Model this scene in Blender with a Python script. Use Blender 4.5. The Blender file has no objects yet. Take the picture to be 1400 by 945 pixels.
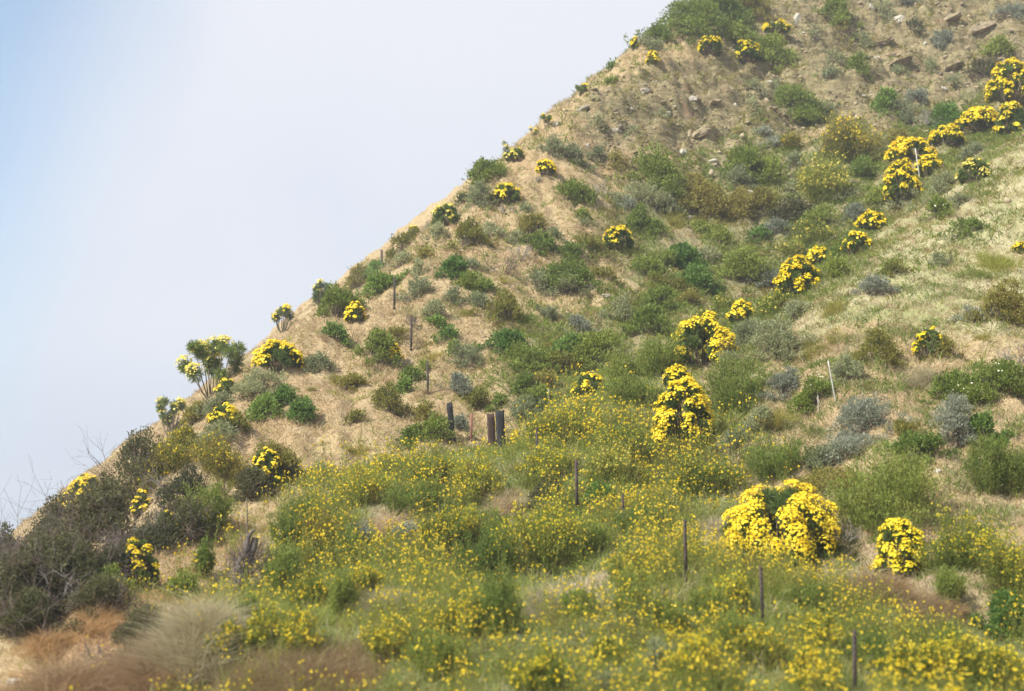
import bpy, math, random
import numpy as np
from mathutils import Vector

rng = np.random.default_rng(7)
random.seed(7)
scene = bpy.context.scene
COL = scene.collection
R = math.radians

# ------------------------------------------------------------------ camera model (eye at the origin, 50 mm lens)
FPX = 1400 * 50.0 / 36.0
PITCH = math.atan((772 - 472.5) / FPX)
CP, SP = math.cos(PITCH), math.sin(PITCH)

def ray(u, v):
    a, c = (u - 700.0) / FPX, (472.5 - v) / FPX
    return np.array([a, CP - c * SP, SP + c * CP])

def to_world(u, v, y):
    r = ray(u, v)
    return r * (y / r[1])

def project(P):
    f = P[..., 1] * CP + P[..., 2] * SP
    up = -P[..., 1] * SP + P[..., 2] * CP
    f = np.where(f < 0.5, 0.5, f)
    return 700 + P[..., 0] / f * FPX, 472.5 - up / f * FPX

# ------------------------------------------------------------------ noise
def lattice(seed, n=256):
    return np.random.default_rng(seed).random((n, n))

def vnoise(x, y, seed):
    g = lattice(seed)
    xi, yi = np.floor(x).astype(int), np.floor(y).astype(int)
    fx, fy = x - xi, y - yi
    fx = fx * fx * (3 - 2 * fx); fy = fy * fy * (3 - 2 * fy)
    a = g[xi % 256, yi % 256]; b = g[(xi + 1) % 256, yi % 256]
    c = g[xi % 256, (yi + 1) % 256]; d = g[(xi + 1) % 256, (yi + 1) % 256]
    return (a * (1 - fx) + b * fx) * (1 - fy) + (c * (1 - fx) + d * fx) * fy - 0.5

def fbm(x, y, seed, octs=4):
    s, a = 0.0, 1.0
    for k in range(octs):
        s = s + a * vnoise(x * 2 ** k, y * 2 ** k, seed + k); a *= 0.5
    return s

# ------------------------------------------------------------------ the hillside as one height field z(x, y)
CREST = [(-260, 950, 30), (-120, 940, 35.5), (-20, 880, 39.5), (60, 830, 42), (130, 768, 44.5), (190, 690, 47), (250, 602, 50), (330, 530, 54), (400, 468, 58), (470, 424, 62),
         (540, 372, 67), (650, 271, 76), (720, 207, 82), (780, 150, 88), (850, 85, 96), (930, 24, 105), (1040, -70, 120), (1200, -160, 142)]
FACE = [(200, 900, 27), (330, 800, 33), (400, 700, 40), (350, 610, 49), (450, 600, 50), (550, 600, 51), (680, 610, 50), (120, 850, 30.5), (150, 790, 35),
        (240, 720, 40), (450, 520, 56), (600, 500, 58), (750, 500, 58), (700, 400, 66), (850, 420, 66), (600, 340, 70), (750, 280, 76), (900, 300, 80),
        (1000, 350, 76), (880, 200, 86), (1000, 200, 92), (1100, 250, 86), (1050, 100, 103), (1150, 100, 103), (1200, 50, 110), (1300, 60, 108),
        (1300, 130, 99), (1390, 60, 108), (1180, 200, 90), (1100, 330, 79), (1090, 405, 69), (1190, 345, 75), (1240, 283, 79), (1335, 196, 87), (1405, 150, 93),
        (960, 505, 55), (935, 615, 46), (1060, 480, 52), (1110, 425, 55), (1180, 356, 60), (1240, 300, 64.5), (1320, 232, 70), (1400, 185, 76),
        (1140, 550, 44), (1250, 500, 47), (1350, 400, 53), (1390, 300, 60), (1390, 550, 42.5), (1250, 400, 53), (1200, 620, 40), (1390, 660, 37), (1200, 730, 35.5),
        (1070, 770, 33), (1240, 800, 32), (1390, 800, 31), (1170, 945, 25), (1390, 945, 25.5), (1000, 650, 41), (1000, 600, 44), (960, 700, 37), (938, 790, 31),
        (800, 700, 38.5), (740, 780, 33), (620, 860, 28), (700, 945, 23.5), (450, 945, 23.5), (250, 945, 24), (100, 945, 24), (0, 945, 23.5), (-150, 1000, 22), (760, 640, 45),
        (600, 660, 44.5), (500, 650, 46), (500, 720, 39), (860, 570, 48.5), (1700, 60, 105), (1700, 400, 52), (1700, 900, 27), (1500, -150, 142)]
ctrl = [to_world(*p) for p in CREST + FACE]
for p in CREST:
    w = to_world(*p)
    for o, k in ((4, 0.85), (10, 0.95), (20, 0.85), (36, 0.66)) if p[1] > 500 else ((4, 0.62), (10, 0.74), (20, 0.72), (36, 0.62)):
        ctrl.append(w + np.array([-0.917 * o, 0.4 * o, -k * o]))
for x in (-28, -14, 0, 14, 28):
    ctrl += [np.array([x, 0, -1.72]), np.array([x, 11, -2.1]), np.array([x, -14, -1.72])]
for y in (10, 30, 55, 85, 120, 160):
    ctrl.append(np.array([-58.0, y, -9.0 - 0.02 * y]))
ctrl = np.array(ctrl)

def tps_fit(P, lam):
    n = len(P)
    d2 = ((P[:, None, :2] - P[None, :, :2]) ** 2).sum(-1)
    K = 0.5 * d2 * np.log(d2 + 1e-9) + lam * np.eye(n)
    Q = np.c_[np.ones(n), P[:, :2]]
    A = np.block([[K, Q], [Q.T, np.zeros((3, 3))]])
    return np.linalg.solve(A, np.r_[P[:, 2], 0, 0, 0])

SOL = tps_fit(ctrl, 0.8)

def tps(x, y):
    out = SOL[-3] + SOL[-2] * x + SOL[-1] * y
    for k in range(len(ctrl)):
        d2 = (x - ctrl[k, 0]) ** 2 + (y - ctrl[k, 1]) ** 2
        out = out + SOL[k] * 0.5 * d2 * np.log(d2 + 1e-9)
    return out

X0, X1, Y0, Y1, ST = -52.0, 78.0, -16.0, 168.0, 0.25
gx = np.arange(X0, X1 + 1e-6, ST); gy = np.arange(Y0, Y1 + 1e-6, ST)
GX, GY = np.meshgrid(gx, gy, indexing='ij')
# the spline is smooth: solve it coarsely and refine linearly
cx = np.arange(X0, X1 + 1.01, 1.0); cy = np.arange(Y0, Y1 + 1.01, 1.0)
CZ = tps(*np.meshgrid(cx, cy, indexing='ij'))
def bilin(G, x, y, x0, y0, st):
    fx = np.clip((x - x0) / st, 0, G.shape[0] - 1.001); fy = np.clip((y - y0) / st, 0, G.shape[1] - 1.001)
    i, j = fx.astype(int), fy.astype(int); a, b = fx - i, fy - j
    return (G[i, j] * (1 - a) + G[i + 1, j] * a) * (1 - b) + (G[i, j + 1] * (1 - a) + G[i + 1, j + 1] * a) * b
BASE = bilin(CZ, GX, GY, X0, Y0, 1.0)

def in_poly(u, v, poly):
    ins = np.zeros(u.shape, bool)
    n = len(poly)
    for i in range(n):
        (xa, ya), (xb, yb) = poly[i], poly[(i + 1) % n]
        c = ((ya > v) != (yb > v)) & (u < (xb - xa) * (v - ya) / ((yb - ya) if yb != ya else 1e-9) + xa)
        ins ^= c
    return ins

def blur(A, r):
    for ax in (0, 1):
        for _ in range(2):
            k = 2 * r + 1
            p = np.concatenate([np.repeat(np.take(A, [0], ax), r + 1, ax), A, np.repeat(np.take(A, [-1], ax), r, ax)], ax)
            c = np.cumsum(p, ax)
            A = (np.take(c, range(k, c.shape[ax]), ax) - np.take(c, range(0, c.shape[ax] - k), ax)) / k
    return A

ZONES = {
 'field': [(255, 960), (290, 880), (380, 775), (350, 725), (440, 668), (520, 640), (620, 606), (715, 580), (755, 528), (860, 520), (930, 590), (985, 640),
           (1000, 690), (960, 760), (1060, 790), (1150, 805), (1290, 850), (1500, 830), (1500, 1200), (255, 1200)],
 'spur': [(1090, 430), (1180, 350), (1250, 285), (1400, 180), (1600, 60), (1600, 450), (1400, 470), (1250, 470), (1150, 470), (1040, 560), (1000, 560), (1040, 480)],
 'rock': [(770, 165), (850, 110), (900, 95), (960, 60), (1040, 10), (1100, -200), (1700, -200), (1500, 110), (1330, 160), (1200, 175), (1090, 175), (990, 240), (920, 250), (850, 205), (790, 205)],
 'scrub': [(840, 290), (1000, 215), (1200, 175), (1400, 120), (1400, 190), (1250, 285), (1180, 350), (1100, 420), (1000, 500), (960, 640), (850, 530), (740, 560), (690, 520), (700, 450), (840, 430)],
 'red': [(60, 850), (160, 820), (240, 780), (300, 690), (340, 700), (300, 830), (250, 960), (60, 960)],
}
HOLLOWS = [[(705, 790), (770, 782), (838, 786), (820, 830), (760, 858), (715, 850)], [(505, 735), (525, 695), (570, 690), (560, 725), (525, 748)],
           [(650, 705), (670, 675), (735, 682), (730, 708)], [(940, 720), (985, 690), (1010, 735), (985, 765)], [(1100, 760), (1190, 740), (1330, 800), (1360, 850), (1180, 815)]]
U, V = project(np.stack([GX, GY, BASE], -1))
JU = fbm(GX / 2.2, GY / 2.2, 40, 4) * 110; JV = fbm(GX / 2.2, GY / 2.2, 50, 4) * 110
near = np.clip(40 / np.maximum(GY, 12), 0.4, 1.6)
MASK = {k: blur((in_poly(U + JU * near, V + JV * near, p) & (GY > 14)).astype(float), 4) for k, p in ZONES.items()}

MASK['hollow'] = blur(sum((in_poly(U + JU * .35, V + JV * .35, p) & (GY > 14)).astype(float) for p in HOLLOWS), 2)

ledge = fbm((GX * 0.75 + GY * 0.12) / 3.0, (GX * 0.5 - BASE * 1.1) / 0.9, 71, 4)
HGT = BASE + fbm(GX / 5.5, GY / 5.5, 11, 3) * 0.95 + fbm(GX / 2.6, GY / 2.6, 61, 2) * 0.42 + fbm(GX / 1.3, GY / 1.3, 21, 4) * 0.28
DRY = np.clip(1 - MASK['field'] - MASK['spur'] * .7, 0, 1)
HGT += DRY * (-.34 * (1 - np.clip(np.abs(fbm(GX / 1.5 + GY * .12, GY / 9, 141, 3)) * 5, 0, 1)) + .16 * fbm(GX / 7, BASE / .55, 151, 2))
HGT += MASK['rock'] * (ledge * 1.7 + np.abs(fbm(GX / 1.1, GY / 1.6, 31, 4)) * 1.3)
road = np.clip((14 - GY) / 6, 0, 1)
HGT = HGT * (1 - road) + BASE * road

def height(x, y):
    return bilin(HGT, np.asarray(x, float), np.asarray(y, float), X0, Y0, ST)

def zone(name, x, y):
    return bilin(MASK[name], np.asarray(x, float), np.asarray(y, float), X0, Y0, ST)

YS = np.arange(14, 166, 0.08)
def ground_at(u, v):
    for _ in range(50):
        r = ray(u, v)
        t = YS / r[1]
        z = height(r[0] * t, YS)
        hit = np.nonzero(z > r[2] * t)[0]
        if len(hit):
            t0 = t[hit[0]]
            return Vector((r[0] * t0, YS[hit[0]], float(height(r[0] * t0, YS[hit[0]])))), v
        v += 2.0
    return None, v

# ------------------------------------------------------------------ mesh building
def make_mesh(name, verts, faces, mats, mat_idx=None, smooth=False):
    """faces: list of (n,k) integer arrays"""
    me = bpy.data.meshes.new(name)
    verts = np.asarray(verts, np.float32)
    faces = [np.asarray(f, np.int32) for f in faces if len(f)]
    loops = np.concatenate([f.ravel() for f in faces])
    tot = np.concatenate([np.full(len(f), f.shape[1], np.int32) for f in faces])
    start = np.r_[0, np.cumsum(tot)[:-1]].astype(np.int32)
    me.vertices.add(len(verts)); me.vertices.foreach_set('co', verts.ravel())
    me.loops.add(len(loops)); me.loops.foreach_set('vertex_index', loops)
    me.polygons.add(len(tot)); me.polygons.foreach_set('loop_start', start); me.polygons.foreach_set('loop_total', tot)
    for m in (mats if isinstance(mats, (list, tuple)) else [mats]):
        me.materials.append(m)
    if mat_idx is not None:
        me.polygons.foreach_set('material_index', np.asarray(mat_idx, np.int32))
    if smooth:
        me.polygons.foreach_set('use_smooth', np.ones(len(tot), bool))
    me.update(calc_edges=True)
    return me

class Geo:
    def __init__(self):
        self.v, self.f3, self.f4, self.n = [], [], [], 0
    def add(self, v, f):
        f = np.asarray(f)
        (self.f3 if f.shape[1] == 3 else self.f4).append(f + self.n)
        self.v.append(np.asarray(v, float)); self.n += len(v)
    def leaves(self, P, A, L, W, bend=0.0):
        """rhombic leaves: base P, direction A, length L, width W"""
        n = len(P)
        if not n: return
        A = unit(A)
        B = unit(np.cross(A, rng.normal(size=(n, 3)) + 1e-6))
        N = np.cross(A, B)
        L = np.broadcast_to(L, (n,))[:, None]; W = np.broadcast_to(W, (n,))[:, None]
        mid = P + A * L * 0.5
        tip = P + A * L + N * L * bend
        V = np.stack([P, mid + B * W * 0.5, tip, mid - B * W * 0.5], 1).reshape(-1, 3)
        self.add(V, np.arange(n * 4).reshape(n, 4))
    def blades(self, P, A, L, W, droop):
        """grass blades: two segments that bow over (triangle tip)"""
        n = len(P)
        if not n: return
        A = unit(A)
        B = unit(np.cross(A, rng.normal(size=(n, 3)) + 1e-6))
        L = np.broadcast_to(L, (n,))[:, None]; W = np.broadcast_to(W, (n,))[:, None]
        H = A * [1, 1, 0]
        m = P + A * L * 0.55
        t = P + A * L + H * L * droop - np.array([0, 0, 1]) * L * droop * 0.5
        V = np.stack([P - B * W * .5, P + B * W * .5, m + B * W * .4, m - B * W * .4, t], 1).reshape(-1, 3)
        k = np.arange(n)[:, None] * 5
        self.add(V, np.concatenate([k + [0, 1, 2, 3]], 0))
        self.f3.append(np.asarray(k + [3, 2, 4]) + self.n - len(V))
    def tubes(self, p0, p1, r0, r1, sides=4):
        p0, p1 = np.asarray(p0, float), np.asarray(p1, float)
        n = len(p0)
        if not n: return
        A = unit(p1 - p0)
        ref = np.where(np.abs(A[:, 2:3]) < 0.9, [[0, 0, 1.]], [[1., 0, 0]])
        B = unit(np.cross(A, ref)); C = np.cross(A, B)
        r0 = np.broadcast_to(r0, (n,)); r1 = np.broadcast_to(r1, (n,))
        rings = []
        for p, r in ((p0, r0), (p1, r1)):
            for s in range(sides):
                a = 2 * math.pi * s / sides
                rings.append(p + (B * math.cos(a) + C * math.sin(a)) * r[:, None])
        V = np.stack(rings, 1).reshape(-1, 3)
        k = np.arange(n)[:, None] * 2 * sides
        F = np.concatenate([k + [s, (s + 1) % sides, sides + (s + 1) % sides, sides + s] for s in range(sides)], 0)
        self.add(V, F)
    def discs(self, P, N, rad, petals=7, cup=0.25):
        """daisy heads: star-edged fans"""
        n = len(P)
        if not n: return
        N = unit(N)
        B = unit(np.cross(N, rng.normal(size=(n, 3)) + 1e-6)); C = np.cross(N, B)
        rad = np.broadcast_to(rad, (n,))[:, None]
        vs = [P + N * rad * 0.12]
        m = petals * 2
        for s in range(m):
            a = 2 * math.pi * s / m
            q = 1.0 if s % 2 == 0 else 0.72
            vs.append(P + (B * math.cos(a) + C * math.sin(a)) * rad * q + N * rad * cup * (0.6 if s % 2 else 1))
        V = np.stack(vs, 1).reshape(-1, 3)
        k = np.arange(n)[:, None] * (m + 1)
        self.add(V, np.concatenate([k + [0, 1 + s, 1 + (s + 1) % m] for s in range(m)], 0))
    def mesh(self, name, mat, smooth=False):
        return make_mesh(name, np.concatenate(self.v), [np.concatenate(f) for f in (self.f4, self.f3) if f], mat, smooth=smooth)

def unit(a):
    return a / (np.linalg.norm(a, axis=-1, keepdims=True) + 1e-9)

def link(name, me, loc=(0, 0, 0), parent=None):
    o = bpy.data.objects.new(name, me)
    COL.objects.link(o)
    o.location = loc
    if parent: o.parent = parent
    return o

def empty(name, loc):
    o = link(name, None, loc)
    o.empty_display_size = 0.3
    return o

def tag(o, label=None, cat=None, group=None, kind=None):
    if label: o['label'] = label
    if cat: o['category'] = cat
    if group: o['group'] = group
    if kind: o['kind'] = kind
    return o

# ------------------------------------------------------------------ materials
def new_mat(name):
    m = bpy.data.materials.new(name); m.use_nodes = True
    nt = m.node_tree; nt.nodes.clear()
    return m, nt, nt.nodes, nt.links

def mixc(nt, fac, a, b, blend='MIX'):
    n = nt.nodes.new('ShaderNodeMix'); n.data_type = 'RGBA'; n.blend_type = blend
    for sock, val in ((n.inputs[0], fac), (n.inputs[6], a), (n.inputs[7], b)):
        if hasattr(val, 'links'): nt.links.new(val, sock)
        else: sock.default_value = val if not isinstance(val, tuple) else (*val, 1)[:4]
    return n.outputs[2]

def ramp(nt, val, lo, hi):
    n = nt.nodes.new('ShaderNodeMapRange'); n.interpolation_type = 'SMOOTHSTEP'
    nt.links.new(val, n.inputs[0]); n.inputs[1].default_value = lo; n.inputs[2].default_value = hi
    return n.outputs[0]

def noise(nt, coord, scale, detail=4, rough=0.55):
    n = nt.nodes.new('ShaderNodeTexNoise'); nt.links.new(coord, n.inputs['Vector'])
    n.inputs['Scale'].default_value = scale; n.inputs['Detail'].default_value = detail; n.inputs['Roughness'].default_value = rough
    return n.outputs[0]

def leaf_mat(name, a, b, c=None, trans=0.42, rough=0.6, vary=0.13):
    """leaf colour a..b per leaf, patches of c, a little different on every plant; light passes through"""
    m, nt, N, L = new_mat(name)
    g = N.new('ShaderNodeNewGeometry'); oi = N.new('ShaderNodeObjectInfo'); tc = N.new('ShaderNodeTexCoord')
    col = mixc(nt, g.outputs['Random Per Island'], a, b)
    if c: col = mixc(nt, ramp(nt, noise(nt, tc.outputs['Object'], 2.2, 2), 0.5, 0.68), col, c)
    hs = N.new('ShaderNodeHueSaturation')
    mr = N.new('ShaderNodeMapRange'); L.new(oi.outputs['Random'], mr.inputs[0]); mr.inputs[3].default_value = 1 - vary * 1.6; mr.inputs[4].default_value = 1 + vary * 1.6
    mh = N.new('ShaderNodeMapRange'); L.new(oi.outputs['Random'], mh.inputs[0]); mh.inputs[3].default_value = 0.5 + vary * 0.12; mh.inputs[4].default_value = 0.5 - vary * 0.12
    L.new(mr.outputs[0], hs.inputs['Value']); L.new(mh.outputs[0], hs.inputs['Hue']); L.new(col, hs.inputs['Color'])
    p = N.new('ShaderNodeBsdfPrincipled'); p.inputs['Roughness'].default_value = rough; p.inputs['Specular IOR Level'].default_value = 0.25
    t = N.new('ShaderNodeBsdfTranslucent'); ms = N.new('ShaderNodeMixShader'); ms.inputs[0].default_value = trans
    o = N.new('ShaderNodeOutputMaterial')
    L.new(hs.outputs[0], p.inputs['Base Color']); L.new(hs.outputs[0], t.inputs['Color'])
    L.new(p.outputs[0], ms.inputs[1]); L.new(t.outputs[0], ms.inputs[2]); L.new(ms.outputs[0], o.inputs[0])
    return m

def solid_mat(name, a, b, scale=(6, 6, 6), rough=0.85, bump=0.3, metal=0.0, streak=None):
    m, nt, N, L = new_mat(name)
    tc = N.new('ShaderNodeTexCoord'); mp = N.new('ShaderNodeMapping'); L.new(tc.outputs['Object'], mp.inputs[0]); mp.inputs['Scale'].default_value = scale
    oi = N.new('ShaderNodeObjectInfo'); L.new(oi.outputs['Location'], mp.inputs['Location'])
    n1 = noise(nt, mp.outputs[0], 1.0, 6, 0.65)
    col = mixc(nt, ramp(nt, n1, 0.35, 0.65), a, b)
    if streak: col = mixc(nt, ramp(nt, noise(nt, mp.outputs[0], 0.43, 3), 0.52, 0.62), col, streak)
    p = N.new('ShaderNodeBsdfPrincipled'); p.inputs['Roughness'].default_value = rough; p.inputs['Metallic'].default_value = metal
    L.new(col, p.inputs['Base Color'])
    bp = N.new('ShaderNodeBump'); bp.inputs['Strength'].default_value = bump; bp.inputs['Distance'].default_value = 0.05
    L.new(n1, bp.inputs['Height']); L.new(bp.outputs[0], p.inputs['Normal'])
    o = N.new('ShaderNodeOutputMaterial'); L.new(p.outputs[0], o.inputs[0])
    return m

M = {
 'green': leaf_mat('green_leaves', (0.143, 0.200, 0.031), (0.253, 0.302, 0.058), (0.185, 0.207, 0.048)),
 'bright': leaf_mat('bright_leaves', (0.108, 0.189, 0.033), (0.198, 0.291, 0.059)),
 'sage': leaf_mat('sage_leaves', (0.218, 0.242, 0.114), (0.337, 0.352, 0.180), (0.268, 0.258, 0.121)),
 'blue': leaf_mat('blue_sage_leaves', (0.207, 0.227, 0.161), (0.324, 0.338, 0.251)),
 'olive': leaf_mat('olive_leaves', (0.177, 0.175, 0.034), (0.303, 0.277, 0.058), (0.218, 0.167, 0.043)),
 'dark': leaf_mat('dark_leaves', (0.074, 0.081, 0.033), (0.149, 0.146, 0.059), (0.115, 0.087, 0.046)),
 'feather': leaf_mat('feathery_leaves', (0.147, 0.198, 0.035), (0.236, 0.291, 0.059), (0.210, 0.220, 0.047)),
 'mustard': leaf_mat('mustard_stems', (0.167, 0.207, 0.035), (0.279, 0.306, 0.059), (0.279, 0.241, 0.063)),
 'tuft': leaf_mat('grass_green', (0.201, 0.247, 0.043), (0.353, 0.359, 0.078)),
 'lime': leaf_mat('grass_yellow_green', (0.281, 0.262, 0.059), (0.430, 0.364, 0.092)),
 'straw': leaf_mat('dry_straw', (.36, .26, .13), (.70, .57, .36), (.44, .30, .17), vary=.06),
 'brown_grass': leaf_mat('dry_brown_grass', (.29, .19, .10), (.46, .33, .195), (.38, .24, .125), vary=.08),
 'orange_grass': leaf_mat('dry_orange_grass', (.42, .26, .11), (.58, .40, .20), vary=.06),
 'grey_grass': leaf_mat('dry_pale_grass', (.36, .31, .18), (.56, .49, .31), vary=.06),
 'core': leaf_mat('ferny_leaves', (.11, .165, .04), (.18, .235, .065)),
 'yellow': leaf_mat('yellow_petals', (.82, .60, .015), (.90, .72, .045), trans=.3, rough=.5, vary=.03),
 'orange': leaf_mat('orange_yellow_petals', (.77, .555, .012), (.85, .67, .022), trans=.3, rough=.5, vary=.03),
 'pale_yellow': leaf_mat('pale_yellow_petals', (.72, .60, .09), (.80, .70, .17), trans=.3, rough=.5, vary=.03),
 'must_yellow': leaf_mat('mustard_petals', (.74, .56, .02), (.84, .67, .045), trans=.3, rough=.5, vary=.05),
 'cream': leaf_mat('cream_petals', (.80, .76, .55), (.88, .85, .68), trans=.25, vary=.03),
 'twig': solid_mat('grey_twigs', (.20, .175, .15), (.33, .30, .265), bump=0),
 'purple_twig': solid_mat('purplish_twigs', (.10, .072, .06), (.19, .145, .125), bump=0),
 'stem': solid_mat('woody_stems', (.13, .10, .065), (.22, .175, .115), bump=0),
 'dead_wood': solid_mat('dead_wood', (.09, .07, .056), (.19, .155, .13), (9, 9, 2), .9, .8),
 'steel': solid_mat('rusty_steel', (.03, .022, .02), (.07, .045, .038), (9, 9, 9), .75, .2, .2),
 'rust': solid_mat('red_rust_steel', (.16, .06, .04), (.24, .10, .07), (9, 9, 9), .8, .2, .1),
 'pale_wood': solid_mat('bleached_wood', (.40, .375, .33), (.54, .51, .46), (14, 14, 3), .85, .2),
 'char': solid_mat('charred_wood', (.010, .010, .010), (.03, .029, .028), (16, 16, 2.2), .9, .8),
 'brown_wood': solid_mat('brown_wood', (.035, .018, .012), (.075, .042, .028), (16, 16, 2.2), .9, .8, streak=(.06, .028, .02)),
 'rubble': leaf_mat('rubble', (.12, .095, .06), (.42, .34, .22), (.24, .18, .11), trans=0, rough=.95, vary=0),
 'stone': solid_mat('pale_stone', (.32, .285, .22), (.52, .48, .41), (5, 5, 5), .9, .6),
 'tan_stone': solid_mat('tan_rock', (.15, .115, .065), (.31, .245, .15), (3, 3, 5), .95, .9),
 'grey_stone': solid_mat('grey_rock', (.24, .21, .165), (.38, .34, .27), (3, 3, 5), .95, .9),
}

# ------------------------------------------------------------------ terrain sheet, out to the horizon
nx, ny = len(gx), len(gy)
def stretch(n): return np.array([2, 5, 10, 18, 32, 60, 120, 240, 480, 850, 1300][:n], float)
ex = np.r_[X0 - stretch(11)[::-1], gx, X1 + stretch(11)]
ey = np.r_[Y0 - stretch(11)[::-1], gy, Y1 + stretch(11)]
EX, EY = np.meshgrid(ex, ey, indexing='ij')
cxx, cyy = np.clip(EX, X0, X1), np.clip(EY, Y0, Y1)
EZ = bilin(HGT, cxx, cyy, X0, Y0, ST)
out = np.hypot(EX - cxx, EY - cyy)
k = np.clip(out / 260, 0, 1); k = k * k * (3 - 2 * k)
EZ = EZ * (1 - k) + np.where(EY < 0, -2.2, -9.0) * k
i = np.arange(len(ex) - 1)[:, None] * len(ey) + np.arange(len(ey) - 1)[None]
F = np.stack([i, i + len(ey), i + len(ey) + 1, i + 1], -1).reshape(-1, 4)

m, nt, N, L = new_mat('hillside_soil')
tc = N.new('ShaderNodeTexCoord'); P = tc.outputs['Object']
def attr(n):
    a = N.new('ShaderNodeAttribute'); a.attribute_name = n
    return a.outputs['Fac']
def edge(n, amt=1.5):
    """zone mask with a ragged border"""
    ad = N.new('ShaderNodeMath'); ad.operation = 'MULTIPLY_ADD'
    L.new(noise(nt, P, 0.9, 6, .7), ad.inputs[0]); ad.inputs[1].default_value = amt; L.new(attr(n), ad.inputs[2])
    return ramp(nt, ad.outputs[0], 0.2 + amt * .5, 0.8 + amt * .5)
n_big, n_mid, n_fine, n_grain = noise(nt, P, .16, 4), noise(nt, P, .7, 5, .6), noise(nt, P, 3.2, 5, .65), noise(nt, P, 14, 3, .7)
dry = mixc(nt, ramp(nt, n_mid, .35, .68), (.43, .315, .165), (.53, .405, .235))
dry = mixc(nt, ramp(nt, n_fine, .46, .64), dry, (.33, .23, .115))
dry = mixc(nt, ramp(nt, n_big, .50, .66), dry, (.43, .30, .165))
dry = mixc(nt, ramp(nt, n_grain, .60, .78), dry, (.60, .49, .33))
mpr = N.new('ShaderNodeMapping'); L.new(P, mpr.inputs[0]); mpr.inputs['Rotation'].default_value = (R(25), R(38), 0); mpr.inputs['Scale'].default_value = (.35, .35, 1.7)
strata = noise(nt, mpr.outputs[0], 1.5, 7, .75)
rock = mixc(nt, ramp(nt, strata, .36, .62), (.165, .13, .066), (.375, .30, .165))
rock = mixc(nt, ramp(nt, n_fine, .50, .66), rock, (.215, .20, .10))
rock = mixc(nt, ramp(nt, strata, .60, .70), rock, (.36, .285, .17))
rock = mixc(nt, ramp(nt, n_grain, .62, .76), rock, (.38, .33, .23))
rock = mixc(nt, ramp(nt, n_mid, .56, .70), rock, (.33, .225, .13))
spur = mixc(nt, ramp(nt, n_mid, .38, .66), (.47, .42, .23), (.55, .48, .30))
spur = mixc(nt, ramp(nt, n_big, .44, .60), spur, (.38, .375, .17))
spur = mixc(nt, ramp(nt, n_fine, .52, .70), spur, (.36, .27, .16))
fld = mixc(nt, ramp(nt, n_mid, .40, .62), (.15, .175, .058), (.22, .235, .09))
fld = mixc(nt, ramp(nt, n_fine, .55, .70), fld, (.29, .225, .13))
scr = mixc(nt, ramp(nt, n_mid, .40, .60), (.205, .205, .085), (.34, .275, .15))
scr = mixc(nt, ramp(nt, n_fine, .55, .68), scr, (.36, .30, .20))
red = mixc(nt, ramp(nt, n_mid, .40, .62), (.38, .24, .13), (.47, .33, .19))
col = mixc(nt, edge('rock'), dry, rock)
col = mixc(nt, edge('scrub'), col, scr)
col = mixc(nt, edge('spur'), col, spur)
col = mixc(nt, edge('field'), col, fld)
col = mixc(nt, edge('red'), col, red)
col = mixc(nt, edge('hollow', .8), col, mixc(nt, ramp(nt, n_fine, .4, .65), (.45, .34, .215), (.35, .26, .165)))
asp = N.new('ShaderNodeAttribute'); asp.attribute_name = 'road'
col = mixc(nt, asp.outputs['Fac'], col, mixc(nt, n_grain, (.045, .045, .045), (.075, .072, .07)))
far = N.new('ShaderNodeAttribute'); far.attribute_name = 'far'
col = mixc(nt, far.outputs['Fac'], col, mixc(nt, n_big, (.13, .14, .07), (.24, .20, .11)))
p = N.new('ShaderNodeBsdfPrincipled'); p.inputs['Roughness'].default_value = .95; p.inputs['Specular IOR Level'].default_value = .1
L.new(col, p.inputs['Base Color'])
b1 = N.new('ShaderNodeBump'); b1.inputs['Strength'].default_value = .9; b1.inputs['Distance'].default_value = .42; L.new(n_fine, b1.inputs['Height'])
b2 = N.new('ShaderNodeBump'); b2.inputs['Strength'].default_value = .8; b2.inputs['Distance'].default_value = .08; L.new(n_grain, b2.inputs['Height']); L.new(b1.outputs[0], b2.inputs['Normal'])
L.new(b2.outputs[0], p.inputs['Normal'])
o = N.new('ShaderNodeOutputMaterial'); L.new(p.outputs[0], o.inputs[0])
me = make_mesh('terrain', np.stack([EX, EY, EZ], -1).reshape(-1, 3), [F], m, smooth=True)
for kz in MASK:
    a = me.attributes.new(kz, 'FLOAT', 'POINT')
    a.data.foreach_set('value', bilin(MASK[kz], cxx, cyy, X0, Y0, ST).astype(np.float32).ravel())
a = me.attributes.new('road', 'FLOAT', 'POINT')
a.data.foreach_set('value', (np.clip((9.0 - EY) / 1.5, 0, 1) * np.clip((EY + 6) / 1.5, 0, 1)).astype(np.float32).ravel())
a = me.attributes.new('far', 'FLOAT', 'POINT'); a.data.foreach_set('value', np.clip(out / 60, 0, 1).astype(np.float32).ravel())
tag(link('terrain', me), kind='structure')

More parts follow.
